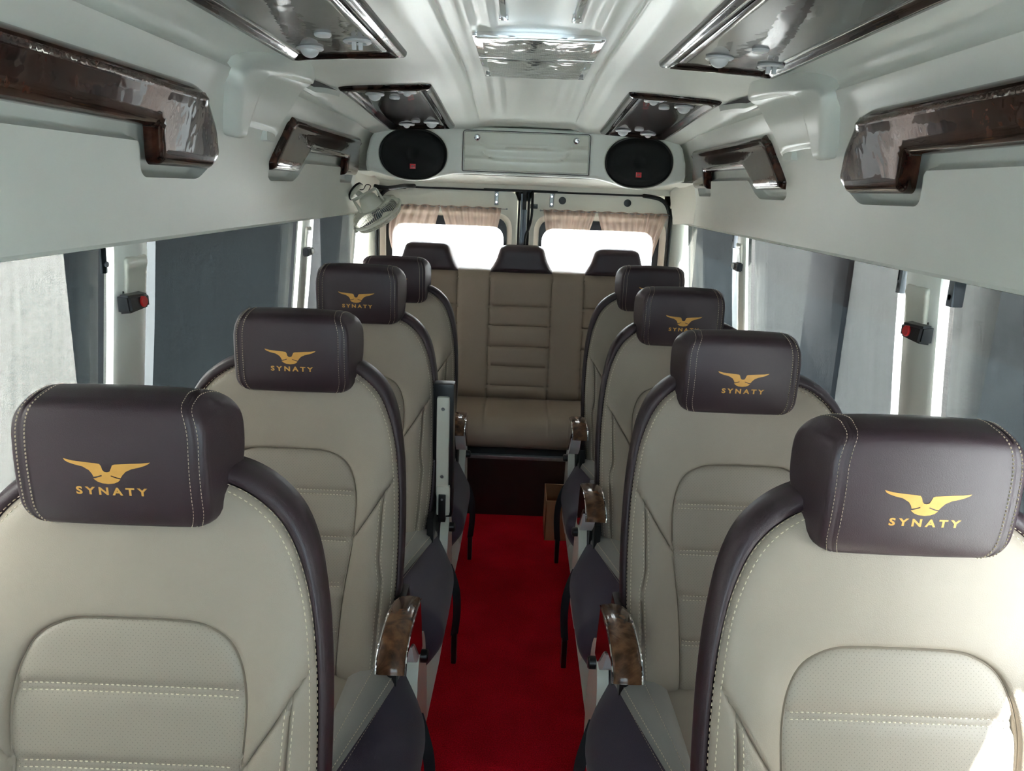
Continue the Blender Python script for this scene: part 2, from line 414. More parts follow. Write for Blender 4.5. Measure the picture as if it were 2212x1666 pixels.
_su = np.linspace(0, SMAX, 400); _k = np.hanning(61); _k /= _k.sum()
_sx = np.convolve(np.pad(np.interp(_su, SL, PR[:, 0]), 30, 'edge'), _k, 'valid'); _sz = np.convolve(np.pad(np.interp(_su, SL, PR[:, 1]), 30, 'edge'), _k, 'valid')
def sps(side, y, s, h=0.):
    """the same place on a smoothed cross-section, for covers that bridge the crease"""
    g = lambda a, q: float(np.interp(q, _su, a))
    x, z = g(_sx, s), g(_sz, s); tx, tz = g(_sx, s+.01)-g(_sx, s-.01), g(_sz, s+.01)-g(_sz, s-.01); l = math.hypot(tx, tz)
    z -= float(drop(y))*float(sstep(z, 1.86, 1.95))
    return (side*(x-tz/l*h), y, z+(tx/l*h if tx < 0 else -abs(tx)/l*h))

BIG = [(.15, 1.815), (1.93, 1.817), (1.985, 1.808), (2.10, 1.735), (2.150, 1.672), (2.145, 1.65), (2.115, 1.626), (1.815, 1.626), (1.80, 1.636), (1.765, 1.708), (.15, 1.708)]
SMALL = [(2.745, 1.815), (3.84, 1.817), (3.965, 1.69), (3.95, 1.643), (3.70, 1.640), (3.68, 1.714), (3.035, 1.712), (2.935, 1.637), (2.64, 1.636), (2.625, 1.66)]
BIGR = [(.10, 1.80), (1.99, 1.80), (2.14, 1.69), (2.155, 1.64), (2.07, 1.598), (1.775, 1.598), (1.755, 1.612), (1.735, 1.674), (.10, 1.672)]
SMALLR = [(2.72, 1.80), (3.86, 1.80), (3.955, 1.69), (3.93, 1.606), (3.69, 1.606), (3.66, 1.674), (3.065, 1.670), (2.99, 1.622), (2.93, 1.602), (2.66, 1.601), (2.63, 1.618)]
def ys(poly): return [(y, s_z(z)) for y, z in poly]

Y0, Y1 = -1.7, 4.32
def wall(side):
    mb = MB()
    rec = [round_poly(ys(BIGR), [.02, .02, .03, .03, .03, .012, .012, .015, .02]), round_poly(ys(SMALLR), [.02, .02, .02, .02, .012, .012, .015, .015, .02, .015, .015])]
    out = [(Y0, .002), (Y1, .002), (Y1, SCR), (Y0, SCR)]
    P, F = field(out, .035, (), [(r, True) for r in rec], (-.018, -.012, -.006, 0, .006), step=.012)
    h = np.zeros(len(P))
    for r in rec:
        d = seg_dist(P, r); ins = inside(P, r); h -= .034*np.where(ins, sstep(d, 0, .015), 0)
    mb.add([sp(side, p[0], p[1], hh) for p, hh in zip(P, h)], [f if side > 0 else f[::-1] for f in F])
    # return under the lower edge, then window frames, pillars and the lower side
    X = lambda z: side*(.885 + max(0, 1.46-z)*.10)
    mb.add([(side*.868, Y0, 1.462), (side*.868, Y1, 1.462), (side*.864, Y1, 1.455), (side*.864, Y0, 1.455), (side*.96, Y1, 1.45), (side*.96, Y0, 1.45)], [(0, 1, 2, 3), (3, 2, 4, 5)])
    zt, zb = 1.50, .80
    def post(y0, y1, d0=-.004, r=.012):
        n = 10
        for (za, zb_) in ((zt, zb),):
            rows = []
            for k in range(n+1):
                z = za+(zb_-za)*k/n; x = X(z)
                rows.append([(x+side*.03, y0+.004, z), (x+side*.006, y0, z), (x, y0+r, z), (x-side*.006, (y0+y1)/2, z), (x, y1-r, z), (x+side*.006, y1, z), (x+side*.03, y1-.004, z)])
            V = [p for r_ in rows for p in r_]; w = 7
            mb.add(V, [(i*w+j, i*w+j+1, (i+1)*w+j+1, (i+1)*w+j) for i in range(n) for j in range(w-1)])
    for a, b in ((-1.7, -1.60), (-.50, -.38), (.80, .86), (1.672, 1.822), (3.150, 3.262), (4.315, 4.40)): post(a, b)
    mb.box(tuple(np.minimum((X(zb), Y0, .0), (X(zb)+side*.06, 4.40, zb))), tuple(np.maximum((X(zb), Y0, .0), (X(zb)+side*.06, 4.40, zb))))
    mb.box((min(X(.82)-side*.02, X(.82)+side*.09), Y0, .79), (max(X(.82)-side*.02, X(.82)+side*.09), 4.40, .812), .004)
    # outer skin behind the panel keeps daylight out
    mb.box((min(side*.95, side*.97), Y0, 1.44), (max(side*.95, side*.97), 4.42, 2.1))
    o = mb.obj('wall_left' if side < 0 else 'wall_right', 'shell', sharp=60)
    return tag(o, 'cream moulded side wall with window pillars on the %s' % ('left' if side < 0 else 'right'), None, None, 'structure')
wall(-1); wall(1)

def ceiling():
    yy = list(np.arange(Y0, 4.32, .04)); ss = list(np.linspace(SCR, s_x(.36), 26)) + [s_x(x) for x in (.34, .32, .30, .28, .265, .25, .24, .232, .228, .225, .222, .218, .21, .20, .19, .18, .17, .16, .15, .14, .13, .12, .11, .10, .09, .08, .06, .04, .02)] + [SMAX]
    def off(x, y):
        a = abs(x); h = 0.
        h += .007*float(np.exp(-((a-.285)/.028)**2))                       # soft roll beside the consoles
        if y < 3.78: h -= .006*float(np.exp(-((a-.225)/.0035)**2))        # seam of the centre panel
        rib = float(1-sstep(y, 3.4, 3.75))
        k = float(sstep(y, 2.02, 2.10)*(1-sstep(y, 2.88, 2.97)))           # flat round the grille
        h += rib*(1-k)*(.009*float(np.exp(-((a-.165)/.013)**2)) + .006*float(np.exp(-((a-.115)/.010)**2)))
        h += rib*.004*float(sstep(.225-a, 0, .01))*0
        h += k*(.006*float(1-sstep(a, .172, .19)))
        return h
    V = []; rows = []
    full = [(-1, s) for s in ss] + [(1, s) for s in ss[::-1][1:]]
    for y in yy:
        for sd, s in full:
            x0 = np.interp(s, SL, PR[:, 0]); V.append(sp(sd, y, s, off(x0, y)))
    w = len(full)
    F = [(i*w+j, i*w+j+1, (i+1)*w+j+1, (i+1)*w+j) for i in range(len(yy)-1) for j in range(w-1)]
    mb = MB().add(V, F)
    mb.box((-1.0, Y0, 2.08), (1.0, 4.42, 2.1))
    return tag(mb.obj('ceiling', 'shell', sharp=70), 'cream moulded van ceiling with ribbed centre panel', None, None, 'structure')
ceiling()
f = MB().box((-.97, Y0, -.04), (.97, 4.40, 0)).obj('floor', 'carpet'); tag(f, 'red carpeted aisle floor', None, None, 'structure')
f = MB().box((-.95, Y0, 0), (.95, -.45, .012), .004).obj('added_floor_mat', 'grey'); tag(f, 'added unseen grey mat in the driver cab, keeps red bounce down', None, None, 'structure')  # grey mat added out of view so the cab bounces no red light
# partition added unseen behind the camera to cut light from the cab
mb = MB(); mb.box((-.97, -.56, 0), (.97, -.52, 1.05)); mb.box((-.97, -.56, 1.66), (.97, -.52, 2.1))
mb.box((-.97, -.56, 1.05), (-.42, -.52, 1.66)); mb.box((.42, -.56, 1.05), (.97, -.52, 1.66))
tag(mb.obj('wall_front', 'shell2'), 'added unseen cream partition behind the driver cab, cuts the front light', None, None, 'structure')
o = MB().box((-.43, -.545, 1.04), (.43, -.540, 1.67)).obj('window_9', 'tint', smooth=False); tag(o, 'tinted window in the added cab partition', None, None, 'structure')
# windows (panes) and woven sunscreens
n = 1
def XW(z): return .885+max(0, 1.46-z)*.10
for sd in (-1, 1):
    for y0, y1 in ((-.38, .80), (.86, 1.672), (1.822, 3.15), (3.262, 4.315)):
        z0, z1 = .80, 1.47
        a, b = sd*(XW(z0)+.045), sd*(XW(z1)+.045)
        o = MB().add([(a, y0-.01, z0), (a, y1+.01, z0), (b, y1+.01, z1), (b, y0-.01, z1), (a+sd*.004, y0-.01, z0), (a+sd*.004, y1+.01, z0), (b+sd*.004, y1+.01, z1), (b+sd*.004, y0-.01, z1)],
                     [(0, 1, 2, 3), (7, 6, 5, 4), (0, 4, 5, 1), (1, 5, 6, 2), (2, 6, 7, 3), (3, 7, 4, 0)]).obj('window_%d' % n, 'glass', smooth=False)
        tag(o, 'side window pane', None, None, 'structure'); n += 1
BL = {(-1, 0): (.93, 1.643, 'pale sunlit mesh sunscreen on the nearest left window, brighter in its front half'),
      (-1, 1): (1.865, 3.092, 'wide dark teal mesh sunscreen on the left window between the two pillars'),
      (-1, 2): (3.318, 4.222, 'narrow dark mesh sunscreen on the rearmost left window by the fan'),
      (1, 0): (.93, 1.632, 'dark mottled mesh sunscreen on the nearest right window, cut off by the frame'),
      (1, 1): (1.858, 3.115, 'wide pale blue mesh sunscreen on the right window between the pillars'),
      (1, 2): (3.345, 4.255, 'narrow grey mesh sunscreen on the rearmost right window')}
BL[(1, 3)] = (-.37, .46, 'added unseen mesh sunscreen on the right window, cuts light on the front seats')  # sunscreens added out of view to dim the front rows
BL[(-1, 3)] = (-.37, .79, 'added unseen mesh sunscreen on the left window, cuts light on the front seats')
for (sd, k), (y0, y1, lab) in BL.items():
    r = empty('window_sunscreen', (sd*.9, y0, 1.47), lab, 'window blind', 'mesh sunscreens on the side windows') if k < 3 else empty('window_%d' % (10+(sd > 0)), (sd*.9, y0, 1.47), lab, None, None, 'structure')  # the added unseen sunscreens take window names here, they are no panes
    V = []; ny, nz = 24, 16
    for i in range(ny+1):
        for j in range(nz+1):
            y = y0+(y1-y0)*i/ny; z = 1.475-(1.475-.815)*j/nz
            x = sd*(XW(z)+.006+.0015*math.sin(y*9)+.001*math.sin(z*14))
            V.append((x-sd*.9, y-y0, z-1.47))
    F = [(i*(nz+1)+j, i*(nz+1)+j+1, (i+1)*(nz+1)+j+1, (i+1)*(nz+1)+j) for i in range(ny) for j in range(nz)]
    link('mesh_cloth', V, F, 'blind', r)
    c = MB().tube([(sd*.014, 0, -.006), (sd*.014, y1-y0, -.006)], .011, 12).obj('roller_tube', 'grey', r)
    e = y1-y0 if sd < 0 or k == 0 else y1-y0
    br = MB().box((-.006+sd*.0, e-.012, -.075), (.010+sd*.01, e+.010, .0), .004).lathe([(.006, 0), (.006, .006)], 12, 0, tm((0, e-.001, -.055), (-sd, 0, 0), (0, 1, 0))).obj('end_bracket', 'grey', r)
    if not (k == 0): br.location.y = -(y1-y0) if sd > 0 else 0; 
    if k != 0 and sd < 0: bpy.data.objects.remove(br)

# panels and black release boxes on the pillars
for sd in (-1, 1):
    for (y0, y1, near) in ((1.672, 1.822, 1), (3.150, 3.262, 0)):
        w = y1-y0; c = (y0+y1)/2; word = ('left', 'right')[sd > 0]
        f3 = lambda u, v, h: (sd*(XW(v)-.005-h), u, v)
        o = pillow('belt_height_panel', round_poly([(c-w*.30, 1.325), (c+w*.30, 1.325), (c+w*.33, 1.425), (c-w*.33, 1.425)], .01),
                   f3, lambda P, d: .004*sstep(d, 0, .004)+.0025*np.exp(-((P[:, 1]-1.405)/.004)**2), 'plastic', grid=.008, rings=(.002, .004), skirt=.006)
        tag(o, 'ribbed cream plastic cover set into the %s %s pillar' % ('nearer' if near else 'farther', word), 'pillar cover', 'belt height covers on the pillars')
        yb, zb = (1.715, 1.325) if near else (3.20, 1.33)
        if sd < 0 and not near: yb, zb = 3.19, 1.325
        r = empty('seat_belt_anchor', (sd*(XW(zb)-.004), yb, zb), 'black plastic box with a %s on the %s %s pillar' % ('round red button' if near else 'pale worn button', 'nearer' if near else 'farther', word), 'button box', 'black button boxes on the window pillars')
        k = 1 if near else .85
        b = MB(); P8 = [(-.000, -.050, -.022), (0, .045, -.016), (0, .045, .020), (0, -.050, .022), (-.028, -.042, -.020), (-.034, .034, -.014), (-.034, .034, .016), (-.024, -.042, .018)]
        bm = bmesh.new(); vs = [bm.verts.new((sd*-p[0]*-1*k, p[1]*k, p[2]*k)) for p in P8]
        for q in ((0, 1, 2, 3), (4, 7, 6, 5), (0, 4, 5, 1), (1, 5, 6, 2), (2, 6, 7, 3), (3, 7, 4, 0)): bm.faces.new([vs[i] for i in q])
        bmesh.ops.recalc_face_normals(bm, faces=bm.faces)
        bmesh.ops.bevel(bm, geom=bm.edges[:], offset=.005*k, segments=2, affect='EDGES')
        bm.verts.index_update(); b.add([v.co for v in bm.verts], [tuple(v.index for v in f_.verts) for f_ in bm.faces]); bm.free()
        b.box((-.006 if sd < 0 else -.0, -.02*k, .020*k), (.0 if sd < 0 else .006, .015*k, .026*k), .001)
        b.obj('housing', 'black', r)
        MB().lathe([(.0125*k, -.004), (.0125*k, .002), (.0105*k, .004), (.006*k, .0035)], 20, 0, tm((sd*-.0325*k, .006*k, .001), (-sd, -.10, 0), (0, 1, 0))).obj('button', 'red' if near else 'white', r)

# wood trims on the side walls
for sd in (-1, 1):
    word = 'left' if sd < 0 else 'right'
    for nm, poly, lab in (('big', BIG, 'long dark burl grab trim along the upper %s wall, nearest to the camera' % word), ('small', SMALL, 'short dark burl grab trim with two feet on the %s wall near the rear' % word)):
        rp = round_poly(ys(poly), [.006]*len(poly) if nm == 'small' else [.004, .02, .02, .02, .012, .012, .012, .008, .008, .006, .004], 4)
        top = s_z(1.815)
        def hf(P, d):
            e = np.sqrt(np.clip(1-(1-np.clip(d/.024, 0, 1))**2, 0, 1))*.021
            e += .005*np.exp(-((P[:, 1]-(top-.028))/.006)**2)*sstep(d, .004, .012)
            return e+.003
        o = pillow('wall_grab_trim', rp, lambda u, v, h: sp(sd, u, v, h), hf, 'burl', grid=.016, rings=(.0015, .004, .008, .014, .02), step=.009, skirt=.016, flip=sd < 0, sharp=65)
        tag(o, lab, 'wall trim', 'burl wood trims along the side walls')

# arch-shaped duct covers across the wall and ceiling, with their slots
for k, sd in enumerate((-1, 1)):
    word = 'left' if sd < 0 else 'right'
    sA, sB = s_z(1.718), SCR
    leg = [(2.195, sA), (2.262, sA), (2.27, s_z(1.75)), (2.262, SCR-.02), (2.285, SCR+.02), (2.36, SCR+.055), (2.56, SCR+.085), (2.66, SCR+.115), (2.61, SCR+.14), (2.545, SCR+.15), (2.40, SCR+.128), (2.22, SCR+.085), (2.13, SCR+.045), (2.085, SCR+.0), (2.09, SCR-.03), (2.125, s_z(1.82)), (2.165, s_z(1.76))]
    web = [(2.255, s_z(1.75)), (2.375, s_z(1.755)), (2.535, s_z(1.752)), (2.60, s_z(1.735)), (2.625, s_z(1.80)), (2.66, s_z(1.845)), (2.70, SCR+.02), (2.76, SCR+.075), (2.68, SCR+.12), (2.58, SCR+.10), (2.36, SCR+.07), (2.26, SCR+.02)]
    mb = MB()
    pillow('x', round_poly(web, .02, 4), lambda u, v, h: sps(sd, u, v, h), lambda P, d: .012+.006*sstep(d, 0, .018), 'shell', grid=.012, rings=(.003, .007, .012, .017), step=.01, skirt=.035, flip=sd < 0, mb=mb)
    pillow('x', round_poly(leg, .02, 4), lambda u, v, h: sps(sd, u, v, h), lambda P, d: .012+.032*np.sqrt(np.clip(1-(1-np.clip(d/.022, 0, 1))**2, 0, 1)), 'shell', grid=.012, rings=(.002, .005, .01, .016), step=.01, skirt=.035, flip=sd < 0, mb=mb)
    # small open lip at the foot
    mb.box((min(sd*.815, sd*.842), 2.50, 1.722), (max(sd*.815, sd*.842), 2.585, 1.752), .006)
    o = mb.obj('trim_%d' % (k+1), 'shell', sharp=60); tag(o, 'moulded cream arch cover on the %s wall' % word, None, None, 'structure')
    r = empty('air_slot', (sd*.74, 2.85, 1.93), 'small wedge shaped slot with dark mouth on the %s edge of the ceiling' % word, 'vent', 'ceiling air slots')
    def loc(u, v, h):
        p = sp(sd, u, v, h); return (p[0]-sd*.74, p[1]-2.85, p[2]-1.93)
    sl = [(2.62, SCR+.060), (2.84, SCR+.066), (3.03, SCR+.120), (2.80, SCR+.096), (2.63, SCR+.082)]
    lip = [(2.60, SCR+.040), (2.88, SCR+.034), (3.01, SCR+.075), (3.07, SCR+.122), (3.03, SCR+.124), (2.845, SCR+.072), (2.62, SCR+.066)]
    pillow('lip', round_poly(lip, .008, 3), loc, lambda P, d: .022*sstep(d, 0, .009), 'shell', r, grid=.01, rings=(.002, .005, .009), step=.008, skirt=.012, flip=sd < 0)
    pillow('dark_mouth', round_poly(sl, .004, 2), loc, lambda P, d: .004+0*d, 'rubber', r, grid=.02, rings=(), step=.02, flip=sd < 0)

# ------------------------------------------------------------------ ceiling consoles with lamps, buttons and air vents
def console(sd, y0, y1, lab, sets, side_word):
    xi, xo = .362, .705
    xi1, xo1 = (.362, .705) if y0 < 2 else (.345, .665)
    si, so = s_x(xi), s_x(xo); si1, so1 = s_x(xi1), s_x(xo1)
    r = empty('ceiling_console', (sd*.53, (y0+y1)/2, 1.95), lab, 'ceiling console', 'burl ceiling consoles')
    O = Vector(r.location)
    def loc(u, v, h): p = sp(sd, u, v, h); return (p[0]-O.x, p[1]-O.y, p[2]-O.z)
    out = round_poly([(y0, so), (y1, so1), (y1, si1), (y0, si)], .012, 4)
    b = .048
    inn = round_poly([(y0+b, so+b), (y1-b, so1+b), (y1-b, si1-b), (y0+b, si-b)], .012, 4)
    def hf(P, d): return .016*np.sqrt(np.clip(1-(1-np.clip(d/.016, 0, 1))**2, 0, 1)) - .011*sstep(d, .026, .046) + .0025*np.exp(-((d-.022)/.003)**2)
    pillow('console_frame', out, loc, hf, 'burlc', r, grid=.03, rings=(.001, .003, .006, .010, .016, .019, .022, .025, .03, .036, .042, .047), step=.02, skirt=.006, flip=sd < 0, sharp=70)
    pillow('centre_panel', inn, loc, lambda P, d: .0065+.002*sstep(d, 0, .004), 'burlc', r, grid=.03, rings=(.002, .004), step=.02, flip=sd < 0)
    for kind, x, y in sets:
        p = Vector(loc(y, s_x(abs(x)), .009)); T = tm(p, (0, 0, -1), (1, 0, 0))
        if kind == 'lamp':
            q = MB().lathe([(.036, -.002), (.037, .003), (.033, .006), (.026, .006), (.0255, .002)], 32, 0, T).obj('reading_lamp', 'white', r)
            MB().lathe([(.025*math.cos(a), .004+.022*math.sin(a)) for a in np.linspace(0, 1.5, 9)], 28, 0, T).obj('lamp_ball', 'white', q)
        elif kind == 'button':
            MB().lathe([(.021, -.002), (.021, .004), (.018, .007), (.010, .008)], 28, 0, T).obj('call_button', 'white', r)
        else:
            q = MB().lathe([(.036, -.002), (.037, .003), (.033, .006), (.024, .006), (.0235, .0)], 32, 0, T).obj('air_vent', 'white', r)
            MB().lathe([(.0235, .0005), (.01, .0006)], 24, 0, T).obj('vent_opening', 'rubber', q)
            if kind == 'vent':
                for dx in (-.008, .009):
                    MB().box((p.x+dx-.006, p.y-.0045, p.z-.022), (p.x+dx+.006, p.y+.0045, p.z), .003).obj('vane', 'white', q)
            else:
                MB().lathe([(.017*math.cos(a), .002+.016*math.sin(a)) for a in np.linspace(0, 1.5, 8)], 24, 0, T).obj('vent_ball', 'white', q)
    return r
console(-1, .55, 2.385, 'long glossy burl ceiling console above the left seats, nearest the camera', [('lamp', -.605, 2.23), ('button', -.525, 2.05), ('vent', -.460, 2.15)], 'left')
console(1, .55, 2.385, 'long glossy burl ceiling console above the right seats, nearest the camera', [('lamp', .490, 2.18), ('button', .553, 2.03), ('vent', .640, 2.22)], 'right')
console(-1, 2.985, 3.86, 'short burl ceiling console near the rear on the left', [('lamp', -.590, 3.10), ('button', -.525, 3.17), ('ball', -.462, 3.07), ('ball', -.560, 3.74), ('button', -.508, 3.66), ('lamp', -.440, 3.70)], 'left')
console(1, 2.985, 3.86, 'short burl ceiling console near the rear on the right', [('ball', .465, 3.06), ('button', .525, 3.17), ('lamp', .592, 3.12), ('lamp', .440, 3.72), ('button', .505, 3.66), ('ball', .562, 3.76)], 'right')

# ------------------------------------------------------------------ air conditioner grille
r = empty('ceiling_grille', (.012, 2.48, 1.985), 'perforated polished steel air grille in the middle of the ceiling', 'air grille')
for (a, b) in ((-.325, -.02), (.015, .36)):
    P = []; nn = 24
    mb = MB(); z0 = -.002
    V = []
    for i in range(nn+1):
        for j in range(9):
            x = -.150+.300*i/nn; y = a+(b-a)*j/8
            V.append((x, y, z0-.0035*math.sin(PI*j/8)-.003*math.cos(x*10)-.001*math.sin(x*60+y*20) - float(drop(y+2.48))))
    mb.add(V, [(i*9+j, i*9+j+1, (i+1)*9+j+1, (i+1)*9+j) for i in range(nn) for j in range(8)])
    mb.obj('perforated_plate', 'perfsteel', r)
mb = MB()
mb.box((-.172, -.345, -.003), (-.150, .375, .006), .002).box((.150, -.345, -.003), (.172, .375, .006), .002)
mb.box((-.172, .36, -.003), (.172, .385, .006), .002).box((-.172, -.022, -.004), (.172, .018, .004), .002)
mb.box((-.16, -.36, -.012), (.16, -.345, .01), .004)
mb.obj('grille_frame', 'chrome', r)
for x, y in ((-.160, 0), (.160, 0), (-.160, .345), (.160, .345), (-.160, -.33), (.160, -.33)):
    MB().lathe([(.0075, 0), (.007, .0015), (.003, .0025)], 14, 0, tm((x, y, -.0032), (0, 0, -1))).obj('screw', 'steel', r)
for x, w in ((-.075, 'left'), (.095, 'right')):
    o = MB().box((-.007, -.55, -.007), (.007, .0, .004), .003).box((-.011, -.012, -.006), (.011, .004, .004), .002).obj('chrome_strip', 'chrome', loc=(x, 1.95, 1.990))  # two slim chrome strips ahead of the grille
    tag(o, 'slim chrome strip on the ceiling before the grille, the %s one' % w, 'rail', 'chrome ceiling strips')

# ------------------------------------------------------------------ rear overhead cabinet and loudspeakers
r = empty('overhead_cabinet', (0, 4.0, 1.66), 'cream moulded cabinet across the rear with a hatch between two loudspeakers', 'overhead cabinet')
top = [(-.80, 1.70), (-.795, 1.76), (-.775, 1.83), (-.745, 1.868), (-.68, 1.885), (-.3, 1.897), (0, 1.90), (.3, 1.897), (.68, 1.885), (.745, 1.868), (.775, 1.83), (.795, 1.76), (.80, 1.70)]
bot = [(.795, 1.672), (.76, 1.665), (.70, 1.648), (.63, 1.632), (.56, 1.627), (.49, 1.634), (.42, 1.655), (.36, 1.668), (.30, 1.671), (-.30, 1.671), (-.36, 1.668), (-.42, 1.655), (-.49, 1.634), (-.56, 1.627), (-.63, 1.632), (-.70, 1.648), (-.76, 1.665), (-.795, 1.672)]
hatch = round_poly([(-.315, 1.685), (.315, 1.685), (.315, 1.880), (-.315, 1.880)], [.006, .006, .018, .018], 4)
mb = MB()
fz = lambda u, v, h: (u, -h-(1.9-v)*.02, v-1.66)
pillow('x', top+bot, fz, lambda P, d: .02*np.sqrt(np.clip(1-(1-np.clip(d/.02, 0, 1))**2, 0, 1)) - .004*np.exp(-(seg_dist(P, hatch)/.003)**2), 'shell', grid=.03, rings=(.002, .005, .010, .016, .02), lines=[(hatch, True)], loffs=(-.004, 0, .004), step=.012, skirt=.05, mb=mb)
mb.obj('cabinet_body', 'shell', r, sharp=60)
def hh(P, d):
    u, v = P[:, 0], P[:, 1]
    a = .006*sstep(d, 0, .004)
    for zc, hw in ((1.812, .235), (1.755, .205)):
        line = cr([(-hw-.015, zc+.03), (-hw+.02, zc+.003), (-hw+.09, zc-.006), (hw-.09, zc-.006), (hw-.02, zc+.003), (hw+.015, zc+.03)], 6)
        a -= .005*np.exp(-(seg_dist(P, line, False)/.005)**2)
        a += .003*sstep(v, zc-.03, zc-.005)*(v < zc)
    return a
pillow('hatch_door', round_poly([(-.310, 1.690), (.310, 1.690), (.310, 1.876), (-.310, 1.876)], [.004, .004, .015, .015], 4), lambda u, v, h: (u, -.018-h-(1.9-v)*.02, v-1.66), hh, 'plastic', r, grid=.009, rings=(.002, .004), skirt=.01)
MB().tube([(u, -.0215-(1.9-v)*.02, v-1.66) for u, v in hatch], .0016, 6, closed=True).obj('hatch_gap_shade', 'rubber', r)  # thin black tube darkens the shaded gap round the hatch
for x in (-.245, .245):
    MB().lathe([(.0155, -.004), (.0155, .001), (.013, .003), (.010, .001), (.009, .004), (.004, .005)], 24, 0, tm((x, -.027, 1.848-1.66), (0, -1, 0))).obj('lock_screw', 'chrome', r)

def text_mesh(txt, size, space=1., sx=1., offset=0., ext=.0):
    cu = bpy.data.curves.new('t', 'FONT'); cu.body = txt; cu.size = size; cu.space_character = space; cu.align_x = 'CENTER'; cu.offset = offset
    cu.extrude = ext; cu.resolution_u = 3
    o = bpy.data.objects.new('t', cu); COL.objects.link(o); bpy.context.view_layer.update()
    me = bpy.data.meshes.new_from_object(o.evaluated_get(bpy.context.evaluated_depsgraph_get()))
    V = [(v.co.x*sx, v.co.y, v.co.z) for v in me.vertices]; F = [tuple(p.vertices) for p in me.polygons]
    bpy.data.objects.remove(o); bpy.data.meshes.remove(me); return V, F
jv, jf = text_mesh('JBL', .012, 1., .9, .0003, .0006)
for x, w in ((-.56, 'left'), (.56, 'right')):
    r = empty('loudspeaker', (x, 3.975, 1.757), 'oval black loudspeaker with small red badge at the %s end of the rear cabinet' % w, 'loudspeaker', 'oval loudspeakers on the rear cabinet')
    el = [(.163*math.cos(a)*abs(math.cos(a))**-.12, .118*math.sin(a)*abs(math.sin(a)+1e-6)**-.06) for a in np.linspace(.001, 2*PI+.001, 57)[:-1]]
    pillow('grille', el, lambda u, v, h: (u, -.006-h, v), lambda P, d: .012*sstep(d, 0, .03)+.004*np.exp(-((np.hypot(P[:, 0], P[:, 1])-.032)/.005)**2)-.004*np.exp(-(np.hypot(P[:, 0], P[:, 1])/.02)**2), 'grille', r, grid=.012, rings=(.003, .008, .015), skirt=.006)
    MB().tube([(u*1.01, -.006, v*1.01) for u, v in el], .005, 8, closed=True).obj('rim', 'black', r)
    MB().tube([(u*1.045, -.002, v*1.06) for u, v in el], .004, 8, closed=True).obj('surround', 'plastic', r)
    b = MB().box((-.014, -.024, -.072), (.014, -.018, -.048), .001).obj('badge', 'red', r)
    MB().add([(a*1., -.0248, -.064+c) for a, c, d in jv], [f_[::1] for f_ in jf]).obj('badge_lettering', 'white', b, smooth=False)

# ------------------------------------------------------------------ back wall, two rear doors
mb = MB()
def rr(x0, x1, z0, z1, r_): return round_poly([(x0, z0), (x1, z0), (x1, z1), (x0, z1)], r_, 6)
mb.box((-.97, 4.40, 0), (-.80, 4.46, 1.7)); mb.box((.80, 4.40, 0), (.97, 4.46, 1.7)); mb.box((-.97, 4.37, 1.545), (.97, 4.46, 2.1)); mb.box((-.97, 4.37, 0), (-.775, 4.46, 1.6)); mb.box((.775, 4.37, 0), (.97, 4.46, 1.6)); mb.box((-.05, 4.37, 0), (.05, 4.46, 1.6)); mb.box((-.97, 4.40, -.04), (.97, 4.46, .5))
for sd in (-1, 1):                                              # corner mouldings beside the doors
    V = []; prof = [(.805, 4.34), (.808, 4.30), (.825, 4.285), (.86, 4.285), (.89, 4.30), (.93, 4.33)]
    for k in range(13):
        z = .3+1.34*k/12; ln = (1.46-z)*.06
        V += [(sd*(x+max(0, ln)*(x > .82)), y, z) for x, y in prof]
    mb.add(V, [(i*6+j, i*6+j+1, (i+1)*6+j+1, (i+1)*6+j) for i in range(12) for j in range(5)])
    # hanging flap of trim where the roof lining meets the corner
    mb.add([(sd*.78, 4.02, 1.665), (sd*.865, 3.98, 1.69), (sd*.868, 4.02, 1.47), (sd*.80, 4.20, 1.455), (sd*.775, 4.24, 1.62)], [(0, 1, 2, 3, 4)])
prof = [(4.0, 1.668), (4.04, 1.660), (4.10, 1.648), (4.20, 1.640), (4.285, 1.628), (4.292, 1.601)]
mb.add([(x, y, z) for x in np.linspace(-.86, .86, 30) for y, z in prof], [(i*6+j, i*6+j+1, (i+1)*6+j+1, (i+1)*6+j) for i in range(29) for j in range(5)])
tag(mb.obj('wall_back', 'shell2', sharp=50), 'rear end of the cabin around the two doors', None, None, 'structure')

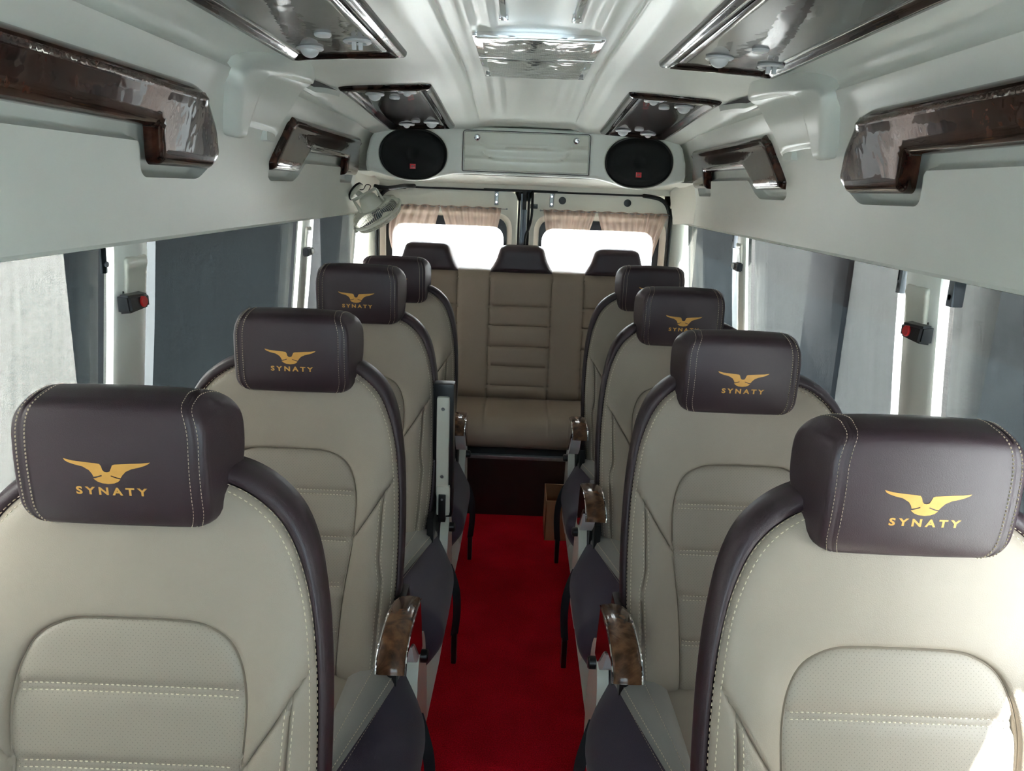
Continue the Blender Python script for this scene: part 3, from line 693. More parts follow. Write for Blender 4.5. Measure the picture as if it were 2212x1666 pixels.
def door(sd, n):
    r = empty('door_%d' % n, (0, 4.3, 0), '%s cream rear door with a window' % ('left', 'right')[sd > 0], None, None, 'structure')
    a, b = (.035, .797)
    X = lambda u: sd*u
    outer = round_poly([(a, .42), (b, .42), (b, 1.594), (a, 1.594)], [0, 0, .11, .055], 8)
    hole = rr(.088, .757, .93, 1.452, .075)
    P, F = [], []
    # plate with hole: field with an inner constraint, faces inside the hole dropped
    ol = dens(outer, .03); hl = dens(hole, .02)
    em = rr(.060, .785, .90, 1.478, .095)
    pts = []
    for o_ in (-.004, 0, .004): pts += [np.array(p) for p in offset_pts(em, (o_,), .015)]
    pts = [p for p in pts if inside([p], outer)[0]]
    V = [Vector(p) for p in ol]+[Vector(p) for p in hl]+[Vector(map(float, p)) for p in pts]; no, nh = len(ol), len(hl)
    E = [(i, (i+1) % no) for i in range(no)]+[(no+i, no+(i+1) % nh) for i in range(nh)]
    R_ = delaunay_2d_cdt(V, E, [tuple(range(no))], 1, 1e-5)
    Q = np.array([(v.x, v.y) for v in R_[0]]); cen = np.array([Q[list(f_)].mean(0) for f_ in R_[2]])
    keep = ~inside(cen, hole); F = [tuple(f_) for f_, k in zip(R_[2], keep) if k]
    dem = seg_dist(Q, em); dh = seg_dist(Q, hole); inh = inside(Q, em)
    hgt = .005*np.exp(-(dem/.004)**2) - .012*inh*sstep(dem, 0, .02)
    mb = MB().add([(X(q[0]), -g, q[1]) for q, g in zip(Q, hgt)], F)
    m = len(hl)
    hp = [(X(p[0]), .007, p[1]) for p in hl]+[(X(p[0]), .035, p[1]) for p in hl]
    mb.add(hp, [(i, (i+1) % m, m+(i+1) % m, m+i) for i in range(m)])
    op = [(X(p[0]), 0., p[1]) for p in ol]+[(X(p[0]), .05, p[1]) for p in ol]; m = len(ol)
    mb.add(op, [(i, (i+1) % m, m+(i+1) % m, m+i) for i in range(m)])
    mb.obj('door_panel', 'shell2', r, sharp=55)
    # black ceramic border and pane
    gl = rr(.062, .777, .90, 1.47, .08); cl = rr(.106, .724, .97, 1.402, .075)
    V = [(X(p[0]), .036, p[1]) for p in dens(gl, .02)]; k1 = len(V)
    o1 = dens(gl, .02); o2 = dens(cl, .02)
    VV = [Vector(p) for p in o1+o2]; E = [(i, (i+1) % len(o1)) for i in range(len(o1))]+[(len(o1)+i, len(o1)+(i+1) % len(o2)) for i in range(len(o2))]
    R_ = delaunay_2d_cdt(VV, E, [tuple(range(len(o1)))], 1, 1e-5); Q = np.array([(v.x, v.y) for v in R_[0]])
    cen = np.array([Q[list(f_)].mean(0) for f_ in R_[2]]); k = ~inside(cen, cl)
    MB().add([(X(q[0]), .034, q[1]) for q in Q], [tuple(f_) for f_, kk in zip(R_[2], k) if kk]).obj('window_border', 'black', r)
    MB().prism(dens(gl, .03), .036, .040, lambda u, v, h: (X(u), h, v)).obj('window_pane', 'glass', r, smooth=False)
    # hinge strap, rod hooks, plugs
    xb = .150
    q = MB().box((X(xb)-.011, -.006, 1.518), (X(xb)+.011, 0, 1.592), .005); q.obj('strap', 'steel', r)
    for z in (1.575, 1.535): MB().lathe([(.006, 0), (.005, .004)], 12, 0, tm((X(xb), -.006, z), (0, -1, 0))).obj('bolt', 'chrome', r)
    if sd > 0:
        for x in (.208, .562): MB().lathe([(.020, -.002), (.020, .003), (.016, .004)], 24, 0, tm((x, -.002, 1.556), (0, -1, 0))).obj('hole_plug', 'black', r)
        MB().box((.035, -.03, 1.508), (.075, -.004, 1.532), .003).obj('latch', 'black', r)
    # outer rubber seal
    sl = [(.800, .4), (.800, 1.44), (.795, 1.50), (.772, 1.555), (.735, 1.583), (.68, 1.594), (.64, 1.598)]
    MB().tube([(X(x), -.012, z) for x, z in cr(sl, 5)], [.011]*30+[.0085], 10).obj('rubber_seal', 'rubber', r)
    return r
door(-1, 1); door(1, 2)
o = MB().box((-.031, 4.31, .4), (-.020, 4.335, 1.60)).box((.020, 4.325, .4), (.034, 4.335, 1.6)).obj('door_gap_seal', 'rubber'); tag(o, 'black rubber seals between the two rear doors', 'door seal')
o = MB().box((-.017, 4.285, .4), (-.003, 4.33, 1.585), .002).box((-.003, 4.30, .4), (.018, 4.33, 1.50), .002).obj('door_post', 'grey'); tag(o, 'grey metal post where the rear doors meet', 'door post')
o = MB().box((-.008, 4.275, 1.50), (.014, 4.30, 1.60), .003).box((-.22, 4.285, 1.597), (.18, 4.31, 1.606), .002).obj('latch_cover', 'rubber'); tag(o, 'black latch bar at the top between the rear doors', 'latch')
o = MB().box((-.66, 4.286, 1.5925), (.66, 4.31, 1.6025), .001).obj('header_seal', 'rubber'); tag(o, 'thin dark rubber seal along the top of both rear doors', 'door seal')
o = MB().tube(cr([(.044, 4.27, 1.60), (.045, 4.265, 1.52), (.043, 4.265, 1.46), (.030, 4.27, 1.40), (.016, 4.275, 1.36), (.012, 4.275, 1.28), (.010, 4.28, .9)], 6), .007, 10).obj('black_cable', 'rubber'); tag(o, 'black cable hanging down between the rear doors', 'cable')

# curtains on thin rods
for sd, w in ((-1, 'left'), (1, 'right')):
    o = MB().tube([(sd*.09, 4.262, 1.500), (sd*.79, 4.262, 1.500)], .002, 8).lathe([(.005, -.002), (.005, .004)], 12, 0, tm((sd*.092, 4.285, 1.50), (0, -1, 0))).obj('curtain_rod', 'steel')
    tag(o, 'thin wire rod above the %s rear window' % w, 'curtain rod', 'curtain rods')
def curtain(x0, x1, xm0, xm1, xb, lab, ph):
    A, B = 90, 40; V = []; fm = []; rnd = random.Random(ph); fr = [rnd.uniform(.7, 1.3) for _ in range(8)]
    nf = max(5, int((x1-x0)/.036))
    for j in range(B+1):
        t = j/B; z = 1.507-(1.507-1.13)*t
        g = float(sstep(t, .1, 1.0))**.9
        for i in range(A+1):
            a = i/A; aw = a+.018*math.sin(a*9*fr[0]+ph)+.012*math.sin(a*23*fr[1]+ph)
            xt = x0+(x1-x0)*aw
            xm = xm0+(xm1-xm0)*aw; xq = xb+(aw-.5)*.07
            x = (1-t)**2*xt+2*t*(1-t)*xm+t*t*xq if t > 0 else xt
            am = .008+.010*t+.002*math.sin(a*5+ph)
            y = 4.262+am*math.sin(2*PI*nf*aw+ph+.8*math.sin(3*a+ph)) - .010*t
            z2 = z+.0025*math.sin(2*PI*nf*aw*.5+ph) if j == 0 else z
            V.append((x, y, z2))
    F = []
    for j in range(B):
        for i in range(A): F.append((j*(A+1)+i, j*(A+1)+i+1, (j+1)*(A+1)+i+1, (j+1)*(A+1)+i)); fm.append(1 if j < 2.6 else 0)
    o = link('rear_curtain', V, F, ['curtain', 'curtain2'], None, True, fm); tag(o, lab, 'curtain', 'sheer rear curtains'); return o
curtain(-.70, -.455, -.80, -.50, -.60, 'sheer brown curtain beside the fan, leftmost of the four rear curtains', 1)
curtain(-.46, -.125, -.40, -.14, -.30, 'sheer brown curtain nearer the middle on the left rear window', 2)
curtain(.105, .395, .13, .34, .23, 'sheer brown curtain nearer the middle on the right rear window', 3)
curtain(.41, .785, .44, .72, .64, 'sheer brown curtain at the far right, slanting to one side', 4)

# ------------------------------------------------------------------ wall fan
r = empty('wall_fan', (-.835, 3.93, 1.565), 'small ivory cage fan on the left rear corner, tilted down', 'fan')
O = Vector(r.location)
md = Vector((.80, -.25, -.52)).normalized()
T = tm((-.005, .005, 0), md, (0, 1, 0))
MB().lathe([(.050, -.006), (.050, .003)], 28, 0, T).obj('rubber_pad', 'rubber', r)
MB().lathe([(.046, .003), (.046, .008), (.038, .013), (.02, .014)], 28, 0, T).obj('mount_plate', 'fanp', r)
fc = Vector((-.722, 3.87, 1.462))-O                             # centre of the cage
fn = Vector((.46, .36, -.81)).normalized()                       # the way it blows
mot = fc - fn*.075
el = Vector((.055, -.02, -.038))
MB().tube([(.0, 0, 0), el*.9], .015, 12).obj('mount_arm', 'fanp', r)
ax = Vector((.86, .0, .48)).normalized(); ax = (ax-fn*ax.dot(fn)).normalized(); ay = fn.cross(ax)
y1 = mot+ax*.062; y2 = mot-ax*.062; yk = mot-fn*.045
MB().tube([tuple(y1+fn*.03), tuple(y1-fn*.04), tuple(y2-fn*.04), tuple(y2+fn*.03)], .011, 10, flat=.6).obj('yoke', 'fanp', r)
T = Matrix(((ax.x, ay.x, fn.x, mot.x), (ax.y, ay.y, fn.y, mot.y), (ax.z, ay.z, fn.z, mot.z), (0, 0, 0, 1)))
hs = MB().lathe([(.012, -.036), (.034, -.032), (.044, -.018), (.047, 0), (.056, .022), (.058, .034), (.05, .036)], 30, 0, T).obj('motor_housing', 'fanp', r)
MB().lathe([(.0075, 0), (.007, .004)], 14, 0, tm(tuple(mot-ay*.044-fn*.006), tuple(-ay))).obj('knob', 'black', r)
cg = MB(); Rg = .128
def cp(a, rad, h): return tuple(fc + ax*rad*math.cos(a) + ay*rad*math.sin(a) + fn*h)
for i in range(72):
    a = 2*PI*i/72
    cg.tube([cp(a, .055, -.045), cp(a+.05, .09, -.043), cp(a+.10, .118, -.030), cp(a+.13, Rg, 0.)], .0013, 4)
    cg.tube([cp(a+.13, Rg, 0.), cp(a+.10, .118, .028), cp(a+.05, .08, .040), cp(a, .03, .044)], .0013, 4)
for rad, h in ((.075, -.044), (.1, -.040), (.118, .028), (.08, .040), (.05, .043)):
    cg.tube([cp(2*PI*i/48, rad, h) for i in range(48)], .0013, 4, closed=True)
cg.obj('wire_cage', 'fanp', r)
MB().tube([cp(2*PI*i/60, Rg, 0) for i in range(60)], .009, 10, closed=True, flat=.75).lathe([(.007, -.008), (.007, .012)], 10, 0, tm(cp(2.7, Rg+.008, 0), tuple(fn))).obj('cage_ring', 'fanp', r)
MB().lathe([(.032, .040), (.032, .046), (.02, .049)], 24, 0, Matrix.Translation(fc) @ T.to_3x3().to_4x4()).obj('cage_badge', 'fanp', r)
bl = MB()
for k in range(3):
    a0 = 2*PI*k/3; V = []
    for i in range(9):
        for j in range(7):
            rad = .02+.09*i/8; a = a0+(j/6-.5)*(.7+.5*i/8); V.append(cp(a, rad, -.004+.016*(j/6-.5)))
    bl.add(V, [(i*7+j, i*7+j+1, (i+1)*7+j+1, (i+1)*7+j) for i in range(8) for j in range(6)])
bl.lathe([(.024, -.02), (.024, .012), (.015, .02)], 20, 0, Matrix.Translation(fc) @ T.to_3x3().to_4x4())
bl.obj('blades', 'grey', r)
MB().tube(cr([(.01, .0, .01), (.035, -.01, .012), (.05, -.01, .035), (.07, .0, .030), tuple(mot-fn*.03+Vector((.01, 0, .02)))], 6), .0022, 6).obj('wire', 'rubber', r)
MB().tube(cr([tuple(y1-fn*.05), (y1.x+.03, y1.y+.05, y1.z+.035), (y1.x+.07, .22, y1.z+.048), (y1.x+.11, .33, y1.z+.05)], 6), .011, 10).obj('cable_sleeve', 'rubber', r)

# ------------------------------------------------------------------ rear bench
r = empty('rear_bench', (0, 4.05, 0), 'full-width beige rear bench with three charcoal head pads', 'bench seat')
bt = [(-.85, .48), (.85, .48), (.85, 1.19)]
HC = (-.50, 0, .50)
out = [(-.85, .47), (.85, .47), (.85, 1.17), (.83, 1.192), (-.83, 1.192), (-.85, 1.17)]
seams = [([(x, .5), (x*1.0, 1.19)], False) for x in (-.665, -.335, -.163, .163, .335, .665)]
hs_ = [([(c-.163 if c == 0 else c-.165, z), (c+.163 if c == 0 else c+.165, z)], False) for c in HC for z in (1.005, .90, .79, .684, .578)]
def bh(P, d):
    h = .05*np.sqrt(np.clip(1-(1-np.clip(d/.05, 0, 1))**2, 0, 1))
    for l, c in seams+hs_:
        q = seg_dist(P, l, False); h -= .011*np.exp(-(q/.006)**2)
    h -= .05*(1-sstep(P[:, 1], .47, .56))
    return h
def bmap(u, v, h): return (u, -(h)+.06+(v-1.19)*.09, v)
pillow('bench_backrest', out, bmap, bh, 'bench', r, grid=.022, rings=(.004, .01, .02, .035, .05), lines=seams+hs_, loffs=(-.012, -.005, 0, .005, .012), step=.02, skirt=.10, sharp=75)
for c in HC:
    hp = round_poly([(c-.166, 1.176), (c+.166, 1.176), (c+.166, 1.186), (c+.137, 1.235), (c+.115, 1.307), (c+.085, 1.318), (c-.085, 1.318), (c-.115, 1.307), (c-.137, 1.235), (c-.166, 1.186)], .02, 4)
    pillow('head_pad', hp, lambda u, v, h: (u, -.004-h+.06+(v-1.19)*.05, v), lambda P, d: .052*np.sqrt(np.clip(1-(1-np.clip(d/.03, 0, 1))**2, 0, 1))+.004*(P[:, 1] < 1.2), 'char', r, grid=.014, rings=(.002, .006, .012, .02, .03), skirt=.07, sharp=75)
V = []; prof = [(.02, .50), (-.03, .507), (-.10, .508), (-.20, .507), (-.28, .503), (-.335, .492), (-.375, .468), (-.398, .43), (-.405, .395), (-.40, .362), (-.375, .342), (-.30, .335)]
pc = cr(prof, 4); xs_ = np.concatenate([np.linspace(-.85, -.18, 24), [-.17, -.165, -.161, -.157, -.15], np.linspace(-.14, .14, 10), [.15, .157, .161, .165, .17], np.linspace(.18, .85, 24)])
for x in xs_:
    e = .012*float(np.exp(-((.85-abs(x))/.02)**2)); g = .006*math.exp(-((abs(x)-.161)/.005)**2)
    for k, (y, z) in enumerate(pc):
        gg = g*float(1-sstep(k, 26, 32)); V.append((x, y+e, z-gg-e*.5))
w = len(pc); MB().add(V, [(i*w+j, i*w+j+1, (i+1)*w+j+1, (i+1)*w+j) for i in range(len(xs_)-1) for j in range(w-1)]).obj('bench_cushion', 'bench', r, sharp=80)
MB().box((-.86, -.40, .315), (.86, .1, .345)).obj('bench_frame', 'black', r)
MB().box((-.84, -.432, .300), (.84, -.402, .318), .002).obj('metal_strip', 'steel', r)
MB().box((-.86, -.425, 0), (.86, -.40, .302)).box((-.86, -.40, 0), (.86, .1, .30)).obj('wood_front', 'darkwood', r)

# ------------------------------------------------------------------ passenger seats
TH = .286
def vb(z): return -.03+TH*(z-.994)                              # recline of the backrest face
OUT = [(.0, 1.203), (.06, 1.203), (.11, 1.200), (.155, 1.187), (.195, 1.163), (.228, 1.128), (.250, 1.080), (.264, 1.02), (.274, .95), (.280, .86), (.282, .75), (.278, .62), (.268, .52), (.25, .44)]
INN = [(.0, 1.180), (.06, 1.180), (.10, 1.177), (.14, 1.166), (.180, 1.142), (.210, 1.110), (.233, 1.064), (.249, 1.01), (.260, .94), (.266, .86), (.268, .75), (.264, .62), (.254, .52), (.236, .44)]
def full(h): h = cr(h, 4); return h[::-1] + [(-u, z) for u, z in h[1:]]
INS_H = [(0, .986), (.07, .985), (.105, .979), (.137, .961), (.156, .932), (.166, .895), (.168, .85), (.162, .77), (.146, .66), (.138, .55), (.134, .44)]
def insert_outline():
    h = cr(INS_H, 4); return h[::-1] + [(-u, z) for u, z in h[1:]]
HSEAM = [.889, .784, .681, .579]
def hpad(P):                                                    # shape of the cream cushion: bolsters stand proud of the middle
    u, z = np.abs(P[:, 0]), P[:, 1]
    b = .024*np.exp(-((u-.215)/.045)**2)*(1-sstep(z, .86, 1.02))
    return b + .006*np.exp(-(u/.12)**2)*sstep(z, .98, 1.1)
def make_seat(m, proto=True):
    r = empty('passenger_seat', (0, 0, 0))
    ol = full(INN); ins = insert_outline()
    seams = [(ins, True)]
    for s in (-1, 1):
        seams.append(([(s*.252, .925), (s*.160, .781)], False)); seams.append(([(s*.233, .893), (s*.228, .75), (s*.236, .70), (s*.224, .46)], False))
    F = lambda u, v, h: (m*u, vb(v)-h, v)
    def hf(P, d):
        h = hpad(P)+.004*sstep(d, 0, .012)+.010*np.sqrt(np.clip(1-(1-np.clip(d/.03, 0, 1))**2, 0, 1))
        for l, c in seams:
            q = seg_dist(P, l, c); h -= .0035*np.exp(-(q/.0034)**2)+.0045*np.exp(-(q/.0014)**2)+.0012*np.exp(-(q/.010)**2)
        h -= .035*inside(P, ins)*sstep(seg_dist(P, ins), .001, .012)
        h -= .02*(1-sstep(P[:, 1], .44, .50))
        return h
    P, Fc = field(ol, .015, (.002, .005, .010, .018, .028), seams, (-.009, -.004, -.0018, 0, .0018, .004, .009), .012)
    # keep only what is outside the insert (leave an overlap)
    d = seg_dist(P, ol); h = hf(P, d)
    mb = MB(); mb.add([F(p[0], p[1], x) for p, x in zip(P, h)], [f_ if m > 0 else f_[::-1] for f_ in Fc])
    def on(pl, extra=.0005):
        pl = dens(pl, .006, False); A = np.array(pl); hh_ = hf(A, seg_dist(A, ol)); return [F(a[0], a[1], x+extra) for a, x in zip(A, hh_)]
    nr = Vector((0, -1, .28))
    halfin = [(u-.007, z-.004) for u, z in cr(INN, 4)]
    for s in (-1, 1): mb.dashes(on([(s*u, z) for u, z in halfin if u > 0]), nr, m=1)
    for s in (-1, 1):
        for dx in (-.006, .006): mb.dashes(on([(s*(.233+dx), .885), (s*(.228+dx), .75), (s*(.236+dx), .70), (s*(.224+dx), .46)]), nr, m=1, w=.001)
    mb.obj('backrest', ['cream', 'thread2'], r, sharp=80)
    # perforated insert with quilted channels
    lines = [([(-.17, z), (.17, z)], False) for z in HSEAM]
    def hi(P, d):
        h = hpad(P)*.6+.0035+.009*np.sqrt(np.clip(1-(1-np.clip(d/.018, 0, 1))**2, 0, 1))
        for l, c in lines:
            q = seg_dist(P, l, False); h -= .007*np.exp(-(q/.010)**2)-.0032*np.exp(-(q/.003)**2)
        h -= .02*(1-sstep(P[:, 1], .44, .50))
        return h
    mi = MB()
    pillow('x', ins, F, hi, 'perf', grid=.013, rings=(.0015, .004, .008, .013, .018), lines=lines, loffs=(-.018, -.010, -.006, -.003, 0, .003, .006, .010, .018), step=.012, flip=m < 0, mb=mi)
    for z in HSEAM:
        for dz in (-.0048, .0048):
            A = np.array(dens([(-.158 if z > .7 else -.138, z+dz), (.158 if z > .7 else .138, z+dz)], .006, False)); q = hi(A, seg_dist(A, ins))
            mi.dashes([F(a[0], a[1], x+.0004) for a, x in zip(A, q)], nr, L=.005, gap=.0028, m=1, w=.0016)
    mi.obj('perforated_insert', ['perf', 'thread2'], r, sharp=80)
    # charcoal border wrapping round to the back
    fo = full(OUT); fi = full(INN)
    def ring(pts, off, sc=1.): return [(m*u*sc, vb(z)+off, z if sc == 1 else (z-.8)*sc+.8) for u, z in pts]
    mid = [((a[0]*.35+b[0]*.65), (a[1]*.35+b[1]*.65)) for a, b in zip(fi, fo)]
    rings = [ring(fi, .001), ring([((a[0]*.8+b[0]*.2), (a[1]*.8+b[1]*.2)) for a, b in zip(fi, fo)], -.007), ring(mid, -.007), ring([(a[0]*.1+b[0]*.9, a[1]*.1+b[1]*.9) for a, b in zip(fi, fo)], .0), ring(fo, .012), ring(fo, .03), ring([(u*.99, z-.002) for u, z in fo], .05), ring(fo, .062, .965), ring(fo, .072, .90), ring(fo, .074, .6)]
    n_ = len(fi); V = [p for q in rings for p in q]
    Fc = [(i*n_+j, i*n_+(j+1) % n_, (i+1)*n_+(j+1) % n_, (i+1)*n_+j) for i in range(len(rings)-1) for j in range(n_)]
    Fc.append(tuple((len(rings)-1)*n_+j for j in range(n_)))
    if m > 0: Fc = [f_[::-1] for f_ in Fc]
    bb = MB().add(V, Fc)
    for s in (-1, 1):
        hp = [(s*(u*.93+w*.07), z*.93+x*.07) for (u, z), (w, x) in zip(cr(INN, 4), cr(OUT, 4))]
        bb.dashes([(m*u, vb(z)-.0068, z) for u, z in dens(hp, .006, False)], nr, m=1, w=.001)
    bb.obj('backrest_border', ['char', 'thread'], r, sharp=80)
    # headrest
    hr = MB(); prof = cr([(.012, 1.313), (-.001, 1.300), (-.006, 1.26), (-.008, 1.21), (-.005, 1.16), (.002, 1.128), (.014, 1.113), (.034, 1.112), (.058, 1.130), (.082, 1.156), (.094, 1.178), (.108, 1.200), (.114, 1.24), (.108, 1.285), (.086, 1.313), (.045, 1.321), (.012, 1.313)], 4)[:-1]
    prof = [(y-.032, 1.120+(z-1.112)*.905) for y, z in prof]
    C0 = np.array((.018, 1.214))
    st = [(-.150, .0, .62), (-.1495, 0, .76), (-.148, 0, .87), (-.1445, 0, .94), (-.139, 0, .98), (-.1335, 0, .997), (-.1315, 0, .985), (-.1295, 0, .998), (-.124, 0, 1), (-.09, 0, 1), (-.06, 0, 1), (-.03, 0, 1), (0, 0, 1)]
    st = st + [(-a, b, c) for a, b, c in st[:-1][::-1]]
    V = []
    for u, _, sc in st:
        for k, (y, z) in enumerate(prof):
            q = C0+(np.array((y, z))-C0)*(np.array((sc*.5+.5 if sc < .98 else sc, sc if sc > .9 else .9-(.9-sc)*.55)))
            wd = 1+.10*float(sstep(y, -.042, .028))*(abs(u)/.15)                    # wider behind the face
            tt = min(1, max(0, (q[1]-1.250)/.062)); tb = min(1, max(0, (1.158-q[1])/.040))
            rnd = .040*(1-math.sqrt(max(0, 1-tt*tt)))+.028*(1-math.sqrt(max(0, 1-tb*tb)))
            uu = u*wd*(1-min(rnd, .045)/.145)*.89
            crown = .004*(1-(u/.15)**2)*float(sstep(z, 1.24, 1.31))
            bow = -.004*(1-(u/.15)**2)*(y < -.012)
            V.append((m*uu, q[0]+bow, q[1]+crown))
    w = len(prof); Fc = [(i*w+j, i*w+(j+1) % w, (i+1)*w+(j+1) % w, (i+1)*w+j) for i in range(len(st)-1) for j in range(w)]
    Fc += [tuple(range(w))[::-1], tuple((len(st)-1)*w+j for j in range(w))]
    if m < 0: Fc = [f_[::-1] for f_ in Fc]
    hr.add(V, Fc)
    def hrow(i, k0, k1, push=.0012):
        return [(V[i*w+(k % w)][0], V[i*w+(k % w)][1]-push*.8, V[i*w+(k % w)][2]) for k in range(k0, k1)]
    for i in (4, 8, len(st)-5, len(st)-9):
        pts = hrow(i, -10, 29)
        hr.dashes(pts, lambda p, i=i: Vector((m*(.3 if i > 10 else -.3), -1 if p[1] < 0 else .0, 1. if p[2] > 1.28 else (-1 if p[2] < 1.138 else 0))), m=1, w=.0007, L=.0034, gap=.0022)
    H = hr.obj('headrest', ['char', 'thread'], r, sharp=80)
    # emblem and lettering, printed just proud of the face
    E = [(527, 663), (560, 671), (600, 680), (700, 690), (800, 697), (836, 702), (850, 720), (860, 755), (875, 771), (898, 775), (922, 768), (935, 740), (947, 711), (967, 703), (1100, 692), (1200, 685), (1255, 677), (1273, 674), (1262, 687), (1225, 706), (1180, 722), (1110, 740), (1060, 765), (1032, 795), (1010, 826), (985, 822), (930, 803), (926, 812), (975, 830), (1008, 839), (985, 862), (950, 878), (900, 885), (845, 880), (805, 864), (773, 838), (800, 831), (852, 812), (848, 802), (815, 814), (778, 822), (768, 795), (745, 762), (690, 730), (620, 715), (565, 697), (540, 682)]
    k = .000158
    def face(x, z, p=.0009):
        y = float(np.interp(z, [1.134, 1.163, 1.209, 1.254, 1.290], [-.030, -.037, -.040, -.038, -.033])) - .004*(1-(x/.15)**2)
        return (x, y-p, z)
    Ep = [((x-900)*k, 1.209-(y-775)*k) for x, y in E]
    Pp, Ff = field(Ep, .01, (), (), (), .006)
    e = MB().add([face(a[0], a[1]) for a in Pp], Ff)
    e.obj('bird_emblem', 'gold', H, smooth=False)
    tv, tf = TXT
    MB().add([face((x+.003)*.97, 1.1765+y*.97) for x, y, z in tv], tf).obj('lettering', 'gold', H, smooth=False)
    for x in (-.07, .07): MB().tube([(m*x, .062, 1.16), (m*x, .078, 1.20), (m*x, .075, 1.12)][::2], .006, 12).obj('headrest_post', 'chrome', r)
    # seat cushion, in cross-sections from back to front
    def edge(t): return .292-.088*min(1, t/.75)**1.25                 # the cream top narrows to the front
    def section(t):                                              # t 0 back .. 1 front
        f_ = float(sstep(t, .80, 1.0)); dz = -.055*f_*f_ + .012*math.sin(PI*min(1, t*1.1))
        return dz
    UT = [(-.292, .455), (-.290, .478), (-.283, .492), (-.265, .502), (-.235, .505), (-.205, .500), (-.185, .487), (-.172, .474)]
    T_ = np.linspace(0, 1, 26)
    yb, yf = -.150, -.655
    def cush(us, name, mats, extra=0., zoff=0.):
        V = []; 
        for t in T_:
            y = yb+(yf-yb)*t; nz_ = section(t)
            for u, z in us:
                fr = float(sstep(t, .86, 1.0)); u = u if abs(u) < .165 else math.copysign(.160+(abs(u)-.165)*(edge(t)-.160)/.127, u); V.append((m*u*(1-.05*fr), y+.03*fr*0, z+nz_-.09*fr**2+zoff))
        w = len(us); V += [(v[0], v[1]-.012, v[2]-.06) for v in V[-w:]]; V += [(v[0], v[1]+.01, v[2]-.12) for v in V[-w:]]
        nr_ = len(V)//w
        Fc = [(i*w+j, i*w+j+1, (i+1)*w+j+1, (i+1)*w+j) for i in range(nr_-1) for j in range(w-1)]
        if m > 0: Fc = [q[::-1] for q in Fc]
        return V, Fc, w
    for s in (-1, 1):
        c = MB(); us = [(s*-u, z) for u, z in UT]
        if s < 0: us = us[::-1]
        V, Fc, w = cush(us, 'x', 'x'); c.add(V, Fc)
        for j, mm in ((2 if s > 0 else w-3, 1),):
            c.dashes([(V[i*w+j][0], V[i*w+j][1], V[i*w+j][2]+.0006) for i in range(26)], (0, 0, 1), m=1, w=.0011)
        j = 4 if s > 0 else w-5
        c.dashes([(V[i*w+j][0], V[i*w+j][1], V[i*w+j][2]+.0004) for i in range(26)], (0, 0, 1), m=1, w=.0009)
        c.obj('seat_bolster', ['cream2', 'thread2'], r, sharp=80)
    c = MB(); us = [(u, .470+.005*math.cos(u/.17*PI/2)) for u in np.linspace(-.174, .174, 13)]
    V, Fc, w = cush(us, 'x', 'x')
    V = [(v[0], v[1], v[2]-.006*math.exp(-(((v[1]+.15) % .085-.0425)/.008)**2)) for v in V]
    # finer channel rows
    c.add(V, Fc); c.obj('seat_panel', 'cream', r, sharp=80)
    # charcoal skirt round both sides and front
    sk = MB()
    for s, bulge in ((1, 1.), (-1, .12)):
        us = [(.290, .480), (.296, .470), (.312+.0*bulge, .452), (.292+.042*bulge, .42), (.292+.060*bulge, .38), (.292+.064*bulge, .34), (.290+.054*bulge, .30), (.285+.034*bulge, .26), (.285+.010*bulge, .225), (.26, .215)]
        if bulge < .5: us[2] = (.300, .452)
        us = cr(us, 3); V = []
        for t in T_:
            y = yb+.03+(yf-yb-.03)*t; nz_ = section(t); fr = float(sstep(t, .86, 1.0))
            bk = float(sstep(t, 0, .22))
            for k_, (u, z) in enumerate(us):
                q = k_/(len(us)-1)
                x = .285+(u-.285)*(.55+.45*bk if u > .285 else 1)*(1-.75*fr*fr)
                x -= (.292-edge(t))*float(1-sstep(q, 0, .42))
                V.append((m*s*x*(1-.05*fr), y, z+nz_*(1-q)-.09*fr**2*(1-q)+.10*float(sstep(t, .5, 1))*q*.5))
        w = len(us); Fc = [(i*w+j, i*w+j+1, (i+1)*w+j+1, (i+1)*w+j) for i in range(25) for j in range(w-1)]
        Fc.append(tuple(range(w)))
        sk.add(V, Fc)
        sk.dashes([(V[i*w+2][0], V[i*w+2][1], V[i*w+2][2]+.0008) for i in range(26)], (m*s*.5, 0, 1), m=1, w=.0009)
    sk.box((-.285, -.66, .24), (.285, -.645, .40), .01)
    sk.obj('seat_skirt', ['skirt', 'thread'], r, sharp=80)
    # base
    MB().box((min(m*-.24, m*.298), -.60, .0), (max(m*-.24, m*.298), -.13, .235), .012).box((min(m*.28, m*.300), -.52, .03), (max(m*.28, m*.300), -.10, .24), .006).prism(round_poly([(.292, .02), (.300, .02), (.338, .24), (.330, .262), (.292, .262)], .006, 3), -.50, -.09, lambda u, v, h: (m*u, h, v)).obj('pedestal', 'plastic', r)
    MB().box((-.27, -.60, .225), (.27, .02, .245)).box((min(m*.262, m*.284), -.22, .23), (max(m*.262, m*.284), -.02, .56), .004).obj('metal_frame', 'black', r)
    # upright hinge cover on the aisle side
    pr = round_poly([(-.20, .16), (.03, .14), (.035, .30), (.0, .46), (-.05, .525), (-.11, .52), (-.155, .46), (-.20, .30)], .03, 5)
    MB().prism(pr, .298, .326, lambda u, v, h: (m*h, u, v)).obj('hinge_cover', 'plastic', r, sharp=40)
    MB().lathe([(.016, 0), (.016, .016), (.012, .02)], 20, 0, tm((m*.326, -.10, .48), (m, 0, 0), (0, 1, 0))).obj('recline_button', 'black', r)
    MB().tube(cr([(m*.332, -.20, .39), (m*.350, -.24, .37), (m*.366, -.26, .32), (m*.368, -.25, .24), (m*.360, -.23, .15)], 6), .014, 8, flat=.15).obj('belt_strap', 'sock', r)
